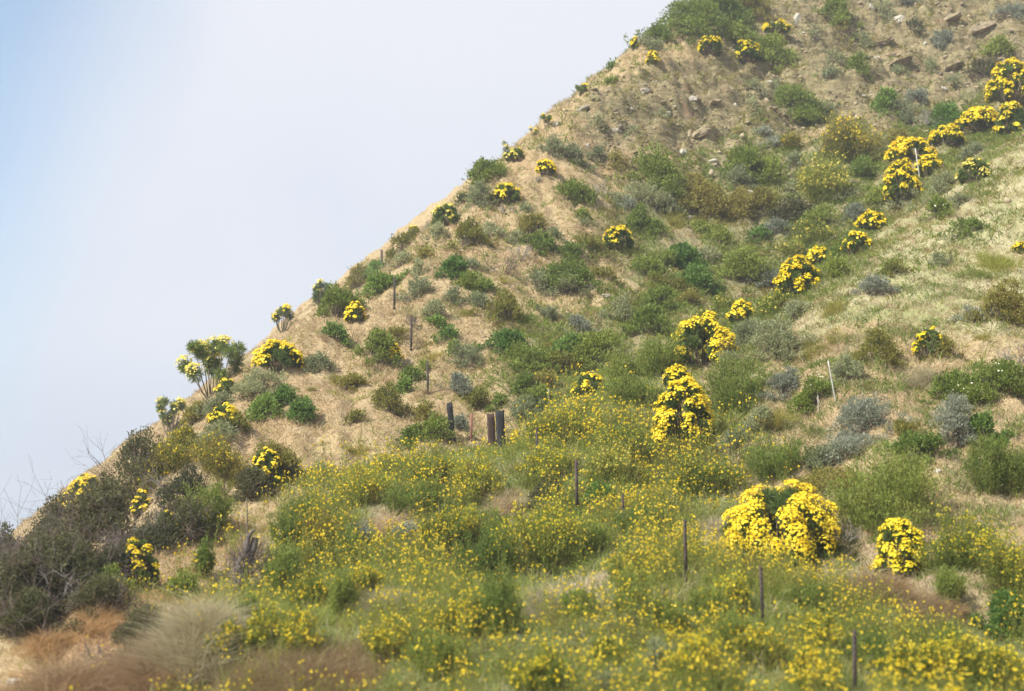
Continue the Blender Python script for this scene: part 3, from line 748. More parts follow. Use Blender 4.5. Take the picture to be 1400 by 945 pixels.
TABLE = '''
C9,1069,668,769,165|giant coreopsis bush, the largest yellow dome, with a green hollow in its crown
C9,1233,718,796,68|rounded yellow coreopsis between the largest dome and the mustard thicket at right edge
C7,961,434,506,94|wide yellow coreopsis with grey dead branches under its right side
C8,935,524,617,80|tall yellow coreopsis at the lower end of the gully row, above the mustard field
C8,927,502,530,40,o|low yellow coreopsis squeezed between two larger coreopsis in the gully
C9,1014,413,441,37|small bright yellow coreopsis up right of the wide coreopsis with dead branches
C9,1092,352,408,60,o|golden orange coreopsis in the gully beside the pale grassy spur
C8,1121,338,362,40,o|small golden coreopsis just above the golden orange gully coreopsis
C8,1191,290,318,42,o|small golden coreopsis on the gully rim beside a blue-grey sage
C4,1172,318,350,40|half-green coreopsis with a thin yellow cap low on the gully rim
C9,1244,189,224,64,o|golden domed coreopsis right behind the top of the pale stake
C9,1234,222,287,52,o|golden coreopsis running downhill just left of the pale stake
C8,1271,212,240,40,o|small golden coreopsis just right of the pale stake
C3,1334,215,250,46,p|round green coreopsis fringed with pale yellow on the pale spur
C3,1272,451,492,42,o|green coreopsis crowned by a few orange-yellow heads, alone on the grassy spur
C9,1383,80,148,64,o|large golden coreopsis at the top right edge under a dark green shrub
C9,1338,148,182,62,o|low band of golden coreopsis below bare white twigs at upper right
C5,1384,140,185,50|green and yellow coreopsis at right edge where the spur begins
C9,1295,172,200,48,o|orange-tinted coreopsis between the pale stake and the low golden band
C7,745,219,242,29|small round yellow coreopsis alone on dry grass near the upper skyline
C5,692,252,280,44|coreopsis with one bright yellow patch, downhill from the dark skyline shrub
C6,845,312,347,42|yellow-topped green coreopsis in the middle of the upper slope
C6,363,619,668,46|upright yellow and green coreopsis standing on the olive thicket
C7,380,471,512,66|broad yellow coreopsis draped over the crest right of the many-branched one
C8,308,556,586,46|yellow coreopsis low on the left crest above the olive thicket
C9,535,470,496,28|bright yellow coreopsis nestled against a dark green bush on the tan slope
C6,485,414,441,28|small yellow coreopsis on stalks below the big grey-green crest shrub
Q5,387,420,456,32|lone top-heavy coreopsis on a stalk against the sky
Q5,290,464,542,96,p|tall many-branched coreopsis with bare stems silhouetted on the skyline
Q5,231,543,598,42,p|leaning pale-flowered coreopsis, lowest of the stalky ones against the sky
C9,116,652,700,48|bright yellow coreopsis on top of the dark thicket at far left
C9,98,668,704,34|small yellow coreopsis peeking over the left end of the dark thicket
Q4,438,386,420,32,p|olive-yellow coreopsis leaning out from the crest beside a big grey-green shrub
Q7,566,300,320,14|tiny yellow coreopsis on the skyline left of a bright green bush
C2,610,278,310,42,p|bright green bush dotted with pale yellow heads on the skyline
Q6,692,187,208,16|thin yellow-topped coreopsis standing highest of a pair on the upper skyline
C4,704,202,222,30,p|squat yellow-green coreopsis directly beneath the thin yellow-topped one
Q2,795,111,133,22|small dark coreopsis alone on the rocky skyline
Q3,749,157,177,21|slanting coreopsis on the skyline just left of the skyline rocks
Q4,730,171,189,14|smallest yellow-green coreopsis in the skyline row below the rocks
C4,867,49,70,15|narrow coreopsis with one yellow patch below the green summit thicket
C6,893,71,90,20|small yellow-topped coreopsis on the tan slip below the summit thicket
T,876,94,105,11|tiny green tuft on the tan slip below the summit thicket
C6,806,511,540,44|flat yellow coreopsis at the top edge of the mustard field
C2,226,700,738,34|green coreopsis with a few yellow heads inside the dark left thicket
C5,192,674,706,26|yellow flowers poking through the dark left thicket near its top
C3,187,745,806,58|bushy green coreopsis with scattered yellow at the right foot of the dark thicket
C7,1395,332,348,22,o|small golden coreopsis cut by the right edge halfway up the spur
C8,1394,630,662,24,o|orange coreopsis cut by the right edge amid feathery green
C3,972,50,84,36,o|olive coreopsis with dull orange bloom, leftmost below the summit thicket
C4,1021,54,88,42,o|olive coreopsis with rusty bloom, middle one below the summit thicket
C4,1062,36,64,40,o|olive coreopsis with rusty bloom, rightmost below the summit thicket
C4,310,520,542,30|small yellow-green coreopsis tucked under the many-branched skyline one
G,940,-2,50,84|green thicket shrub forming the left end of the summit skyline
G,985,-20,42,70|green thicket shrub at the top edge behind the olive coreopsis row
O,1022,-20,26,60|dull olive shrub at the top edge next to pale rocks
G,900,34,58,50|low green shrub sloping down from the summit thicket to the narrow coreopsis
G,1012,32,62,56|green shrub just above the rusty-bloomed coreopsis row
G,1050,48,86,60|green shrub below right of the rusty-bloomed coreopsis row
S,898,56,70,20|small grey-green sage on the tan slip, right one of two
S,886,50,66,22|small grey-green sage on the tan slip, left one of two
G,832,106,118,12|tiny green shrub on the tan slip near the rocky skyline
G,834,86,99,10|tiny green shrub right on the skyline above the tan slip
S,903,150,160,22|flat grey-green sage on brown rubble left of the tan rock
S,818,160,174,18|small sage on brown rubble below the tan slip
S,866,172,182,20|low sage on brown rubble amid small rocks
S,1035,112,132,28|pale sage on rubble right of the fractured tan rock
S,1031,144,160,18|small sage on rubble below another pale sage
Y,1006,174,188,28|yellow-green grass patch on rubble right of the tan rock
S,1063,124,142,26|grey sage on rubble left of a large green shrub
G,1091,119,167,68|large green shrub below the rubble slope near the top right
S,1128,140,162,38|grey-green sage tucked against the right of a large green shrub
G,1143,-8,34,46|green shrub at the top edge beside bleached ledges
G,1150,24,44,26|small green shrub just under the top-edge green shrub
O,1153,47,66,27|olive shrub halfway down the upper rubble
S,1183,46,68,18|narrow sage beside a slanting pale ledge
S,1210,10,30,22|sage between the two pale stones near the top
G,1177,74,104,28|dark green shrub at the foot of the slanting pale ledge
S,1140,71,92,27|grey-green sage between olive and dark green shrubs on rubble
S,1117,49,63,22|grey sage beside dead grey brush on upper rubble
S,1134,94,114,22|small sage above the bare red-brown soil on upper rubble
K,1248,30,44,20|small dark shrub on the bedded rock face
L,1285,44,68,38|blue-grey sage sitting on the bedded rock face beside a white stone
L,1385,2,28,42|blue-grey sage in the top right corner
L,1240,-8,12,34|blue-grey sage cut by the top edge above the bedded rock
G,1369,49,78,36|green shrub at upper right, above another darker one
K,1354,77,106,42|dark green shrub left of the large golden coreopsis at top right
S,1269,84,102,18|small sage in the middle of the bedded rock face
S,1229,92,106,18|small sage at the lower left of the bedded rock face
S,1305,105,122,24|small pale sage right of the bedded rock face
B,1215,119,151,32|rich green shrub below the bedded rock face, left of a pale sage
L,1253,122,146,32|pale sage below the bedded rock face, right of a rich green shrub
S,1246,148,176,52|broad grey-green shrub left of bare white twigs
B,1299,144,173,42|dark rich green bush right of bare white twigs
D,1276,148,177,34|bare white twigs between a broad sage and a rich green bush
O,1228,179,198,34|olive-grey shrub just above the golden dome by the pale stake
D,1078,28,46,36|dead grey brush beside pale rocks near the summit
M6,1164,148,226,74,o|tall olive mustard bush dusted yellow, upper one of the big pair
M9,1128,206,274,74,p|tall yellow-dusted mustard bush, lower one of the big pair
G,1177,213,246,46|green shrub on the right flank of the big mustard pair
L,1150,193,212,28|pale blue-grey sage peeping between the big mustard pair
M5,1088,178,208,38,o|small olive mustard bush left of the big mustard pair
L,1047,176,196,21|blue-grey sage, upper of a touching pair in the rubble
L,1056,188,207,22|blue-grey sage, lower of a touching pair in the rubble
S,1085,212,232,24|greyish sage below the small olive mustard bush
G,1022,201,247,50|tall green shrub left of a low spreading one in the scrub
G,1051,216,249,50|spreading green shrub with shaded underside in the scrub
S,1009,234,260,38|grey-green sage at the left foot of the tall green scrub shrub
Y,1068,239,258,40|yellow-green low clump under the spreading green shrub
S,1084,252,268,32|flat greyish sage beneath the big yellow mustard bush's left side
O,1012,260,302,46|rounded olive shrub, left of two alike in the scrub
O,1046,260,298,52|rounded olive shrub, right of two alike in the scrub
K,1084,275,306,58|dark green shrub below right of the two rounded olive ones
L,1060,299,325,38|grey-blue sage under the dark green scrub shrub
B,1038,316,334,26|small rich green bush left of a grey-blue sage in the scrub
G,1113,288,316,54|pale green shrub between mustard bush and the gully rim
M6,1110,308,338,64,p|low mustard bush spotted yellow above the golden gully coreopsis
M5,1084,324,352,44,p|small mustard bush uphill of the golden orange gully coreopsis
G,1150,333,354,46|green shrub on the gully rim below the half-green coreopsis
G,1140,358,382,36|dark green shrub right of the golden orange gully coreopsis
L,1172,282,304,42|blue-grey sage above the small golden coreopsis on the gully rim
G,1203,264,283,32|green shrub at the left foot of the downhill-running coreopsis
S,1146,256,276,34|greyish brush between the yellow mustard bush and the gully rim
G,901,213,264,80|largest green shrub of the central upper scrub, below brown rubble
S,887,254,287,58|grey-green shrub directly under the largest central green shrub
L,860,271,293,20|small blue-grey sage left of the largest central green shrub
O,958,244,295,70|broad olive-green shrub right of the largest central green shrub
S,908,264,284,36|sage between the largest green shrub and the broad olive one
G,874,286,319,34|upright green shrub above the yellow-topped middle coreopsis
G,890,302,322,32|small green shrub right of the upright one above the middle coreopsis
Y,925,290,312,34|yellow-green clump between pale stones in the central scrub
S,818,202,225,20|narrow grey sage under the rubble's lower left edge
O,840,216,233,30|olive shrub at the lower edge of the rubble
S,760,189,219,24|grey-green sage on the tan slope, left of a rounder one
S,787,199,227,30|rounded pale sage on the tan slope below the skyline rocks
G,667,214,250,46|dark bushy shrub standing out on the upper skyline
D,733,240,250,18|small dead grey brush at the foot of the lone round coreopsis
D,694,279,294,22|dead grey brush under the coreopsis with one bright patch
S,655,250,283,36|pale grey sage forming the skyline below the dark bushy shrub
K,632,267,279,16|small dark bush on the skyline left of a pale grey sage
S,596,308,328,26|sage beneath the pale-dotted green bush on the skyline
O,638,304,345,44|olive sage below right of the pale-dotted skyline bush
S,671,305,318,16|tiny sage on the tan slope right of an olive sage
S,671,316,330,32|flat sage mat on the tan slope beneath a tiny sage
D,581,298,316,14|grey stalky dead brush on the skyline by a tiny coreopsis
O,553,316,345,48|olive-grey shrub shaping the middle of the skyline
O,584,340,354,28|low olive scrub just inside the middle skyline
S,548,347,365,24|small sage next to the skyline fence post
B,513,357,379,30|bright green bush on the crest right of the sky-jutting rail
O,492,364,394,34|olive shrub on the crest under the sky-jutting rail
B,517,376,405,48|dark rich green bush beside the upper slope fence post
S,568,387,413,42|round sage right of the upper slope fence post
S,572,352,378,14|slender sage sprig on the tan upper slope
G,461,389,436,50|big grey-green shrub bulging over the crest
B,622,353,383,36|bright green shrub above a low spreading green one, upper slope
S,647,355,370,26|sage right of a bright green shrub on the upper slope
G,640,374,397,30|green shrub left of a low spreading green mat
G,664,385,404,38|low spreading green mat in the middle of the tan slope
D,688,348,378,46,p|gnarled dark dead shrub on the tan upper slope
D,708,334,358,34|grey dead brush left of a twin green shrub
O,730,295,325,44|olive-green shrub, upper of a stacked pair on the tan slope
G,735,323,349,42|green shrub, lower of a stacked pair on the tan slope
S,707,318,334,24|small sage left of the stacked pair
S,760,311,326,18|small sage right of the stacked pair
Y,690,371,385,26|small yellow-green tuft below the gnarled dead shrub
G,786,247,281,52|green shrub with grey dead branches on its right
D,814,246,279,40|grey dead branches attached right beside a green shrub, upper slope
S,844,269,283,20|small sage right of the grey dead branches
G,797,285,301,18|small green shrub below the grey dead branches
S,803,302,314,16|tiny sage on the tan slope left of the middle coreopsis
S,718,280,293,16|tiny sage on tan grass right of the one-patch coreopsis
G,781,339,362,54|green shrub on top of the large sprawling one left of the middle coreopsis
G,770,356,392,78|large sprawling green shrub down left of the middle coreopsis
S,774,376,408,40|greyer shrub in front of the large sprawling green one
S,735,380,406,42|sage at the left of the large sprawling green shrub
O,810,327,352,44|olive shrub just left of the middle coreopsis
O,826,366,384,40|low olive shrub right of the large sprawling green one
S,621,396,419,26|dark round sage on the lower tan slope
S,593,412,436,34|sage left of a dark round one on the lower tan slope
B,597,436,450,20|bright small tuft-like bush on the lower tan slope
Y,638,415,434,28|bright yellow-green grass clump left of a dark olive shrub
S,657,403,425,32|sage touching the left of a large dark olive shrub
O,688,410,446,60|large dark olive shrub in the middle of the slope
Y,704,440,457,30|yellow-green grass clump under the large dark olive shrub
D,560,430,447,26,p|dead brownish brush behind the middle tan-slope steel post
L,794,433,460,32|blue-grey sage on a pinkish bare patch
S,748,420,440,34|sage right of the large dark olive shrub
B,462,444,470,22|compact bright green bush on the tan slope below the crest coreopsis
N,440,452,468,22|pale dry tuft on the tan slope near a compact green bush
G,512,454,503,42|tall dark green bush left of the nestled bright yellow coreopsis
O,537,455,471,36|low olive shrub behind the nestled bright yellow coreopsis
D,547,486,502,26|grey dead brush right of the nestled bright yellow coreopsis
S,436,487,512,36|grey-green shrub on bare tan soil right of the draped coreopsis
O,475,511,536,34|olive-grey shrub beside a yellow-green clump on tan soil
Y,456,506,524,30|yellow-green clump touching an olive-grey shrub on tan soil
Y,428,523,537,16|tiny yellow tuft on bare tan soil
B,364,546,574,38|rich green bush, left of a touching pair on bare tan soil
B,382,536,560,36|rich green bush, right of a touching pair on bare tan soil
B,413,550,579,31|lone rich green bush on bare tan soil
G,563,501,522,22|green bush near the lower tan-slope steel post
G,578,497,509,16|small green bush touching the lower tan-slope steel post
B,554,520,538,19|small bright bush left of the lower tan-slope steel post
O,532,530,566,40|olive bush on bare tan soil left of the wooden posts
O,487,565,581,22|small olive bush alone low on the bare tan soil
O,578,554,577,28|olive tuft uphill of the leaning dark post
N,580,519,541,24|dry tuft at the foot of the lower tan-slope steel post
G,562,586,615,34|green sage on the field edge left of the leaning dark post
G,593,571,606,46|pale green shrub right behind the leaning dark post
L,628,568,590,24|grey-blue sage between the leaning dark post and the thin rusty rod
Y,487,604,626,34|yellow-green tuft at the lower edge of the bare tan soil
S,438,638,658,30|grey-green shrub on the field's upper left edge
S,358,505,538,62|grey-green shrub beneath the draped crest coreopsis
S,290,544,570,42|sage on the crest under the many-branched skyline coreopsis
O,262,556,584,34|olive shrub on the left crest by the leaning coreopsis
O,320,570,598,46|olive shrub below the yellow crest coreopsis
S,293,581,612,48|grey-green shrub on the crest above the olive thicket
M4,254,574,614,42,o|yellow-tinged olive bush at the lowest part of the bare crest
M4,226,608,662,88,o|olive mustard bush, left third of the thicket under the crest
M3,300,600,660,96,o|olive mustard bush, middle third of the thicket under the crest
O,372,612,662,66|olive-brown shrub at the right end of the thicket under the crest
K,345,636,686,56|dark grey-green shrub below the upright thicket coreopsis
K,402,634,664,36|dark low shrub at the right tip of the olive thicket
U,182,612,692,90|twiggy grey-olive shrub at the top of the dark left thicket
U,130,668,776,112|twiggy dark shrub in the middle of the dark left thicket
U,66,724,836,112|twiggy dark shrub against the sky low on the left
U,14,762,880,90|dark twiggy shrub cut by the left edge
U,98,755,836,100|darkest twiggy shrub in front of the left thicket
U,196,722,770,80|twiggy shrub in front of the thicket's upper half
U,160,740,800,64|dark twiggy shrub left of the bushy green coreopsis
U,40,806,880,76|dark twiggy shrub low at the left edge beside orange grass
D,240,646,694,86|pale grey dead branches under the olive thicket
D,188,700,770,80|bare grey branches showing through the dark left thicket
D,80,770,850,80|bare grey branches low in the dark left thicket
G,150,782,816,64|dark green shrub at the foot of the left thicket
F,288,668,738,76|feathery green bush below the olive thicket
F,272,732,788,40|feathery pale green bush above the orange slope
G,252,788,826,42|green shrub on the orange slope left of the grey stump
K,190,826,902,64|dark sage-green shrub between orange grass and grey feathery grass
G,345,822,854,40|dark green shrub at the foot of the grey stump
N,262,806,920,112,g|huge feathery tan-grey dry grass clump at lower left
N,100,862,955,150,b|reddish brown dry grass mass in the lower left corner
N,200,870,955,110,b|brown dry grass mass right of the purplish twigs
D,150,868,945,90,p|purplish dead twigs leaning in brown grass at lower left
N,130,826,872,84,o|orange dry grass patch under the dark left thicket
N,70,840,890,60,o|orange dry grass strip beside the low dark shrubs
N,440,885,950,170,b|wide pinkish dry grass mass along the bottom edge
N,330,900,955,120,b|pinkish dry grass mass at the bottom left of the mustard
F,402,686,744,66|feathery green bush right of the grey stump
F,385,742,812,62|feathery green bush below another, right of the grey stump
M6,300,858,924,66|mustard bush, lowest left clump of the yellow field
M4,440,694,768,78,o|rounded olive mustard bush with a shaded right foot
L,492,716,750,38|grey sage in the hollow right of the rounded olive mustard bush
N,534,690,742,60|straw grass patch between mustard clumps left of centre
L,547,716,774,30|upright blue-grey sage right of the straw patch
M9,752,688,786,138|broad mustard bush thick with yellow, in the middle of the field
M7,603,686,764,80|mustard clump right of the upright blue-grey sage
F,680,786,868,78|grey-green feathery clump beside the bare hollow
M6,620,812,876,92|mustard bush with olive base left of the feathery clump by the hollow
F,458,794,854,56|feathery sage clump inside the lower left field
F,664,736,800,84|soft green clump between two mustard bushes in mid field
F,678,700,750,60|green clump left of the broad yellow mustard bush
K,742,664,698,38|dark green shrub between two fence posts in the field
B,815,662,708,42|dark rich green bush behind the tall thin fence post
B,793,812,844,38|bright green bush by the bare hollow
N,536,784,842,66,g|pale grey dry grass clump in the lower left field
N,762,786,842,84,g|dry pale grass around the bare hollow
N,690,664,706,60|straw patch at the upper middle of the field
F,858,790,840,54|olive feathery clump right of the bare hollow
S,878,828,856,46|grey sage clump right of the bare hollow
O,925,896,938,60|olive clump at the bottom edge right of centre
S,897,882,934,38|grey-green clump at the bottom edge, centre right
S,820,922,955,56|grey-green clump cut by the bottom edge
F,968,806,856,70|feathery green clump between the two lower right fence posts
F,1064,610,664,78|feathery green bush above the largest coreopsis dome
O,916,606,630,66|brownish low shrub under the tall gully coreopsis
N,978,690,728,56,g|grey dry grass left of the largest coreopsis dome
D,1040,748,780,70|dead twigs under the left of the largest coreopsis dome
D,1142,722,752,70|dead twigs trailing right of the largest coreopsis dome
F,1212,636,734,150|very large feathery green bush right of the largest coreopsis dome
G,1247,598,642,66|rounded bright shrub above the very large feathery bush
L,1158,598,634,66|blue-grey sage, lower of two above the very large feathery bush
L,1176,552,610,84|large blue-grey sage, upper of two on the right slope
S,1135,614,648,62|sage low on the right slope beside brownish scrub
O,1128,644,678,86|brownish grey scrub above the largest dome's right shoulder
L,1305,556,622,58|blue-grey sage left of a small green bush on the right slope
B,1342,566,610,44|small green bush touching a blue-grey sage on the right slope
F,1368,592,684,84|feathery green bush at the right edge around the orange coreopsis
M5,1316,694,786,124|mustard bush of the right thicket, left half
M6,1380,728,822,90|mustard bush of the right thicket, cut by the right edge
F,1297,780,824,56|feathery green clump under the right mustard thicket
B,1380,820,872,60|bright green bush at the lower right edge
F,1110,798,836,70|soft green clump down right of the largest dome
B,1103,760,779,32|small leafy pale green plant under the largest dome
F,1195,868,918,80|dark feathery clump at lower right near the lowest fence post
M6,1045,850,916,80|mustard clump between the two lower right fence posts
N,1190,760,812,100,b|dry pinkish grass bank below the rounded yellow coreopsis
N,1270,800,846,90,b|dry pinkish grass under the right mustard thicket
O,1200,454,496,62|olive-green shrub on the grassy spur right of the white leaning stake
S,1165,486,524,56|sage right beside the white leaning stake
N,1262,496,534,48,g|tan-green dry tuft below the coreopsis alone on the spur
W5,1118,512,560,52|shrub topped with cream flowers just left of the white leaning stake
L,1072,513,550,46|blue-grey sage between the gully coreopsis and the cream-flowered shrub
Y,1060,540,588,36|yellow-green tuft below a blue-grey sage near the small white stake
L,1192,375,406,42|grey sage high on the pale spur beneath the gully rim
Y,1138,402,430,34|yellow-green tuft on the spur edge
O,1374,390,444,64|olive-brown shrub at the right edge of the pale spur
L,1327,416,440,26|small blue-grey sage left of the olive-brown spur shrub
O,1292,464,490,28|dead-looking brown shrub against the coreopsis alone on the spur
G,1302,518,556,54|green shrub under the cream-flowered right slope shrub
W6,1372,490,544,70|large sage-green shrub with cream flowers at the right edge
W4,1328,526,566,60|green shrub with cream flowers left of the right-edge one
D,1390,468,500,38|grey dead brush at the right edge above the cream-flowered shrub
O,1241,582,604,40|small olive shrub between the large sage and the right blue-grey sage
Y,1105,468,494,48|yellow-green clump left of the white leaning stake's top
Y,1337,454,472,34|yellow-green tuft beneath the small blue-grey sage on the spur
Y,1145,450,470,36|small yellow-green tuft up the spur from the white leaning stake
S,1055,436,496,78|pale sage bush at the foot of the grassy spur
S,1028,438,470,46|small pale sage right of the wide coreopsis with dead branches
D,997,462,494,40,p|grey dead branches beneath the wide yellow coreopsis
F,1003,494,566,88|feathery green shrub right of the tall gully coreopsis
F,898,458,516,62|feathery green shrub left of the wide gully coreopsis
G,818,454,500,60|green shrub uphill of the flat yellow coreopsis
F,850,484,522,54|soft green shrub right of the flat yellow coreopsis
F,868,512,562,76|feathery green shrub left of the tall gully coreopsis
G,889,417,460,46|leafy bright shrub in the scrub above the gully coreopsis
G,905,394,424,40|bluish green shrub above the leafy bright one in the scrub
S,852,408,444,36|sage right of the pinkish bare patch
O,943,399,420,34|small olive shrub left of a mustard bush above the wide coreopsis
M4,978,410,442,48,p|small mustard bush above the wide yellow coreopsis
M7,1055,402,432,66,p|yellowish mustard bush right of the small bright yellow coreopsis
S,1088,414,440,38|grey-green sage right of the yellowish mustard bush by the spur edge
S,1040,560,596,44|sage in the dry hollow right of the tall gully coreopsis
S,1003,600,626,46|sage below the dry hollow right of the tall gully coreopsis
M5,848,578,626,96|dense dark mustard bush at the top of the field left of the tall gully coreopsis
B,942,333,374,50|rich green shrub, upper of two in the central scrub
B,954,363,396,48|rich green shrub, lower of two in the central scrub
G,911,346,371,30|green shrub left of the two rich green ones
G,884,350,381,42|green shrub below right of the yellow-topped middle coreopsis
O,897,375,390,34|low olive shrub left of the lower rich green one
O,930,382,404,28|small olive shrub under the two rich green ones
G,962,303,322,28|green shrub beneath the broad olive-green shrub
G,988,314,338,32|green shrub left of a bare tan patch in the scrub
S,966,339,360,30|sage right of the upper rich green shrub
G,1022,346,390,76|wide green shrub left of the golden orange gully coreopsis
L,1055,364,396,42|blue-green sage touching the golden orange gully coreopsis
B,690,458,488,52|leafy bright shrub uphill of the wooden posts
G,716,478,510,72|wide green shrub below the leafy bright one uphill of the wooden posts
S,638,476,505,44|grey-green sage on the slope above the wooden posts
L,630,516,541,38|blue-grey sage on tan soil above the thin rusty rod
Y,655,462,478,26|yellow-green tuft left of the leafy bright shrub
B,610,450,468,24|small bright bush on the lower tan slope beside a green tuft
Y,594,474,493,26|yellow-green tuft above the lower tan-slope steel post
Y,589,458,474,20|yellow-green tuft, higher one above the lower tan-slope steel post
G,622,468,488,18|small green bush left of a grey-green sage
O,650,534,561,34|olive tuft uphill of the brown wooden post
G,682,544,562,24|green tuft uphill of the charcoal wooden post
G,716,512,540,28|upright green shrub below the wide green one
O,738,508,533,34|brown-olive shrub left of the small pale stake
S,719,548,578,58|sage right of the charcoal wooden post
G,736,530,562,36|green shrub under the small pale stake
B,786,458,492,42|leafy bright shrub left of a bigger green one, above the field
O,767,490,518,58|olive-green shrub above the small pale stake
Y,744,462,482,20|yellow-green tuft right of the leafy bright shrub
S,1246,258,280,52|pale sage below the pale stake
S,1288,240,270,52|grey sage at the left of the pale-fringed coreopsis
W4,1282,272,302,36|small cream-flowered shrub on the pale spur below a grey sage
S,1333,194,214,42|sage uphill of the pale-fringed coreopsis
G,1320,306,326,52|flat green shrub across the pale spur
S,1283,349,367,26|small grey-green shrub alone in the middle of the pale spur
S,1312,266,284,28|small sage under the pale-fringed coreopsis
O,1220,362,380,34|small olive shrub on the pale spur
T,1336,358,386,70|green grass patch on the pale spur
T,1365,340,370,60|green grass patch at the right of the spur
M7,505,632,690,92|mustard drift along the field's upper left edge below bare tan soil
M7,588,618,664,84|mustard drift directly below the leaning dark post
M7,655,630,690,84|mustard drift below the brown wooden post, around the bleached stick
M7,742,612,668,92|mustard drift around the thin post right of the charcoal post
M7,842,618,664,84,p|mustard drift below the dense dark mustard bush
M7,765,552,604,96|mustard drift right of the charcoal post, under the small pale stake
M7,958,628,684,92|mustard drift below the tall gully coreopsis
M7,852,742,794,84|mustard drift right of the broad yellow mustard bush
M9,892,752,806,66|mustard drift at the foot of the steel post left of the largest dome
M8,992,788,846,76|mustard drift between the two steel posts below the largest dome
M7,486,770,822,76|mustard drift right of the pale grey dry grass clump's upper edge
M6,425,782,834,64|mustard clump right of the lowest feathery bush by the stump
M7,410,842,900,80|mustard clump above the wide pinkish dry grass
M7,520,848,912,76|mustard clump right of the wide pinkish dry grass
M7,735,890,952,86|mustard clump at the bottom edge under the bare hollow
M5,840,868,914,60|thin mustard clump below the bright green bush by the hollow
M6,640,690,738,56|small mustard clump above the soft green mid-field clump
M7,960,872,944,92|mustard clump at the bottom edge left of the second lowest post
M7,1122,838,900,84|mustard clump left of the lowest fence post
M9,1255,868,940,96|mustard clump at the bottom edge right of the lowest fence post
M9,1345,872,950,104|mustard clump in the bottom right corner
M9,1105,896,960,84|mustard clump at the bottom edge left of the lowest fence post
M6,350,842,906,56|small mustard clump right of the lowest left one
F,565,660,712,76|soft green clump in the upper left field between mustard drifts
F,470,720,776,62|soft green clump behind the grey sage hollow
F,1010,845,905,80|soft green clump under the two lower right fence posts
F,600,870,930,80|soft green clump at the bottom, left of the feathery clump by the hollow
F,760,900,955,60|soft green clump at the bottom edge below the hollow
F,905,812,870,66|soft green clump right of the grey sage clump by the hollow
F,1290,850,915,80|soft green clump at lower right under the dry pinkish grass
F,820,710,760,60|soft green clump right of the broad yellow mustard bush
F,880,690,740,70|soft green clump left of the dry grass by the largest dome
U,128,684,738,84|grey twiggy shrub on the skyline under the thicket's bright yellow coreopsis
U,60,700,800,90|grey twiggy shrub on the skyline at the thicket's lower left
U,8,730,840,80|twiggy shrub on the skyline cut by the left edge
U,240,650,704,64|twiggy olive shrub between the thicket and the olive mustard bushes
U,250,690,745,60|dark twiggy shrub above the bushy green coreopsis
U,135,790,850,80|dark twiggy shrub above the orange grass patch
'''

for row in TABLE.strip().split('\n'):
    head, label = row.split('|')
    f_ = head.split(',')
    plant(f_[0], float(f_[1]), float(f_[2]), float(f_[3]), float(f_[4]), label, f_[5] if len(f_) > 5 else '')

# ------------------------------------------------------------------ fence posts, stakes, rails
def stand(u, vb, sink=0.0):
    loc, v = ground_at(u, vb)
    return Vector((loc.x, loc.y, loc.z - sink)), px_size(loc.y)

FENCE = 'steel posts of the old fence'
for (u, vt, vb, wp, lean, mt, label) in [
    (539, 377, 424, 3.0, .0, 'steel', 'steel fence post farthest up the tan slope, beside a dark green bush'),
    (522, 340, 374, 3.2, .02, 'steel', 'short steel fence post standing on the skyline crest'),
    (562, 432, 480, 3.2, .0, 'steel', 'steel fence post halfway down the tan slope by dead brown brush'),
    (585, 494, 541, 3.0, .02, 'steel', 'steel fence post low on the tan slope, uphill of the leaning dark post'),
    (644, 566, 604, 3.2, -.02, 'rust', 'thin reddish rusty rod between the dark leaning post and wooden posts'),
    (734, 586, 644, 3.0, .0, 'steel', 'thin fence post in yellow mustard right of the charcoal wooden post'),
    (789, 631, 706, 4.4, .01, 'steel', 'tall thin dark fence post beside the dark rich green bush in the field'),
    (852, 678, 726, 3.2, .0, 'steel', 'short thin fence post half hidden in mid field mustard'),
    (938, 714, 798, 4.6, .0, 'steel', 'dark steel fence post left of the largest coreopsis dome'),
    (1043, 780, 858, 4.4, .01, 'steel', 'steel fence post in mustard below the largest coreopsis dome'),
    (1169, 866, 965, 5.4, -.03, 'steel', 'nearest dark steel fence post, cut by the bottom edge')]:
    loc, px = stand(u, vb)
    o = link('fence_post', steel_post_mesh((vb - vt) * px, wp * px * .5, M[mt]), loc)
    o.rotation_euler = (0, -lean, R(rng.uniform(-15, 15)))
    tag(o, label, 'fence post', FENCE)
for (u, vt, vb, wp, lean, label) in [
    (751, 532, 556, 3.6, -.05, 'small pale stake at the top edge of the mustard field'),
    (1143, 492, 553, 4.0, -.16, 'white leaning stake on the grassy slope at right'),
    (1119, 541, 567, 3.2, .0, 'short white stake left of the white leaning stake'),
    (1259, 200, 257, 4.0, -.09, 'tall pale stake among golden coreopsis at upper right'),
    (640, 640, 668, 3.6, -.35, 'bleached stick leaning in the mustard below the wooden posts')]:
    loc, px = stand(u, vb)
    o = link('stake', timber_mesh((vb - vt) * px, wp * px * .36, wp * px * .36, M['pale_wood'], int(u)), loc)
    o.rotation_euler = (0, lean, R(rng.uniform(-20, 20)))
    tag(o, label, 'stake', 'pale stakes and sticks')
for (u, vt, vb, wp, lean, mt, label) in [
    (619, 551, 606, 7.5, -.09, 'char', 'leaning dark narrow wooden post, leftmost of the three timber posts'),
    (673, 566, 616, 9.2, -.05, 'brown_wood', 'brown weathered wooden post, left one of the close pair'),
    (686, 562, 620, 10.8, -.05, 'char', 'charcoal black wooden post, right one of the close pair')]:
    loc, px = stand(u, vb)
    o = link('wooden_post', timber_mesh((vb - vt) * px, wp * px, wp * px * .9, M[mt], int(u)), loc)
    o.rotation_euler = (0, lean, R(12))
    tag(o, label, 'wooden post', 'old wooden gate posts')
loc, px = stand(679, 612)
